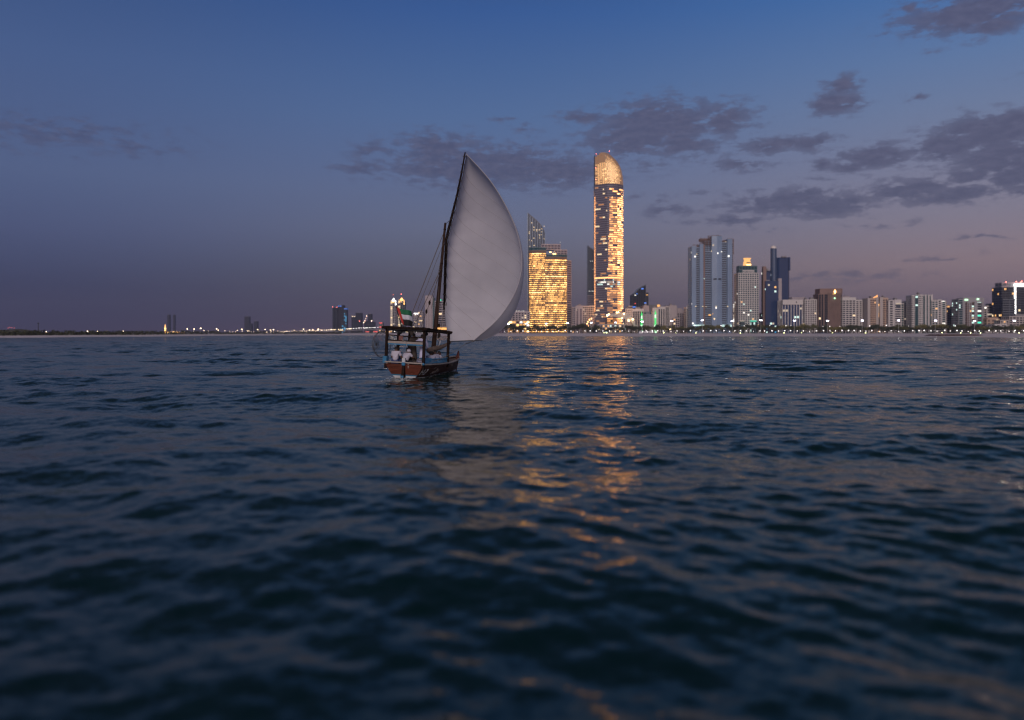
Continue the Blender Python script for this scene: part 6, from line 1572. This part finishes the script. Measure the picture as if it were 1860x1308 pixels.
def sit(**k):
    J = dict(pelvis=(0, 0, .12), spine=(0, -.02, .32), chest=(0, .02, .50), neck=(0, .05, .63), head=(0, .08, .74), shoulder=(.18, .03, .55), elbow_l=(-.27, .12, .30), elbow_r=(.27, .12, .30),
             wrist_l=(-.18, .34, .24), wrist_r=(.18, .34, .24), knee_l=(-.26, .34, .14), knee_r=(.26, .34, .14), ankle_l=(.04, .36, .07), ankle_r=(-.05, .44, .07), toe_l=(.16, .42, .05), toe_r=(-.16, .50, .05)); J.update(k); return J
W_ = 'cloth_white'
person('bareheaded man in white shirt seated at the stern, back turned', (-.68, .30, .76), 0, sit(), (W_, 'cloth_blue', False, False), scale=1.06)
person('man in white cap and shirt leaning forward by the rudder head', (-.16, .32, .72), R(-22), sit(spine=(.02, .06, .31), chest=(.05, .14, .47), neck=(.06, .20, .58), head=(.06, .25, .67), shoulder=(.18, .15, .52), elbow_r=(.30, .30, .34), wrist_r=(.22, .50, .30)), (W_, 'cloth_dark', False, False), hair='cap', scale=1.06)
person('standing helmsman in dark brown robe under the canopy', (.10, .95, .70), R(-8), stand(elbow_r=(.30, .1, 1.16), wrist_r=(.36, .32, 1.30)), ('cloth_brown', 'cloth_dark', True, True), scale=1.02)
person('standing man in pale lilac robe beside the right canopy post', (.72, .70, .70), R(25), stand(elbow_l=(-.36, .10, 1.26), wrist_l=(-.22, .30, 1.36)), ('cloth_lilac', 'cloth_lilac', True, True), scale=1.0)
person('dark clothed man crouching behind the two seated men', (-.35, 1.35, .70), R(160), sit(), ('cloth_brown', 'cloth_dark', False, True), scale=1.05)
person('white clothed passenger behind the blue slats, nearest the stern', (.78, 1.9, .60), R(40), sit(), (W_, W_, False, True), scale=1.0)
person('white clothed passenger in the middle behind the blue slats', (.85, 2.55, .64), R(80), sit(), (W_, W_, False, True), scale=1.02)
person('white clothed passenger farthest forward behind the blue slats', (.85, 3.15, .60), R(120), sit(), (W_, W_, False, True), scale=.98)
# striped bag at the standing man's feet
bw = BM @ Vector((.74, .34, .78)); bag = thing('striped_bag', 'dark bag with pale stripes at the feet of the lilac robed man', 'bag', bw, -BH)
MB().ball((0, 0, .17), (.22, .17, .17), 12, 8).build('sack', 'cloth_dark', bag, smooth=True)
for z in (.08, .15, .22, .28):
    r = math.sqrt(max(0, 1 - ((z - .17) / .17) ** 2)); MB().tube([(.224 * r * math.cos(a), .174 * r * math.sin(a), z) for a in np.linspace(0, 2 * math.pi, 21)], .012, 4).build('stripe', 'cloth_lilac', bag)

# ---------------------------------------------------------------- broken water along the hull
mat('foam', (.62, .66, .70), .9)
s = MB(); rg = random.Random(31)
def fleck(lx, ly, size):
    w = BM @ Vector((lx, ly, 0)); zz = sea_z(w.x, w.y) + .012
    a = rg.uniform(0, 3.14); n = rg.choice([5, 6, 7]); c = (w.x, w.y, zz)
    ring_ = [(w.x + size * rg.uniform(.5, 1.2) * math.cos(a + 6.283 * k / n) * 1.6, w.y + size * rg.uniform(.5, 1.2) * math.sin(a + 6.283 * k / n), zz - .006) for k in range(n)]
    s.add([c] + ring_, [(0, 1 + k, 1 + (k + 1) % n) for k in range(n)])
for k in range(420):
    y = rg.uniform(-.2, 8.4); side = 1 if rg.random() < .62 else -1
    x = side * (hull(min(8.4, max(0, y)), .36, 1).x + .05 + abs(rg.gauss(0, .16))); fleck(x, y, rg.uniform(.008, .034))
for k in range(420): fleck(rg.uniform(-.75, .75), -.35 - abs(rg.gauss(0, .7)), rg.uniform(.008, .032))
for k in range(300):
    t = rg.random(); fleck(.5 + 1.9 * t + rg.gauss(0, .12), 8.2 - 2.6 * t + rg.gauss(0, .25), rg.uniform(.010, .042))
for k in range(220): fleck(rg.uniform(-3.4, -1.4), .2 + rg.gauss(0, .12), rg.uniform(.006, .022))
tag(s.build('foam', 'foam'), 'thin broken foam in the water around the dhow hull', 'foam', kind='stuff')
# ---------------------------------------------------------------- evening haze
hz = MB().box(-9000, 9000, -60, 8900, -3.2, 345).build('haze', 'soil')
hm_ = bpy.data.materials.new('haze'); hm_.use_nodes = True; t_ = hm_.node_tree; t_.nodes.clear()
ov = t_.nodes.new('ShaderNodeOutputMaterial'); pv = t_.nodes.new('ShaderNodeVolumePrincipled')
pv.inputs['Color'].default_value = (.50, .52, .72, 1); pv.inputs['Density'].default_value = 9e-5; pv.inputs['Anisotropy'].default_value = .1
t_.links.new(pv.outputs[0], ov.inputs['Volume'])
hz.data.materials.clear(); hz.data.materials.append(hm_)
tag(hz, 'thin purple evening haze over the sea and city', 'haze', kind='stuff')
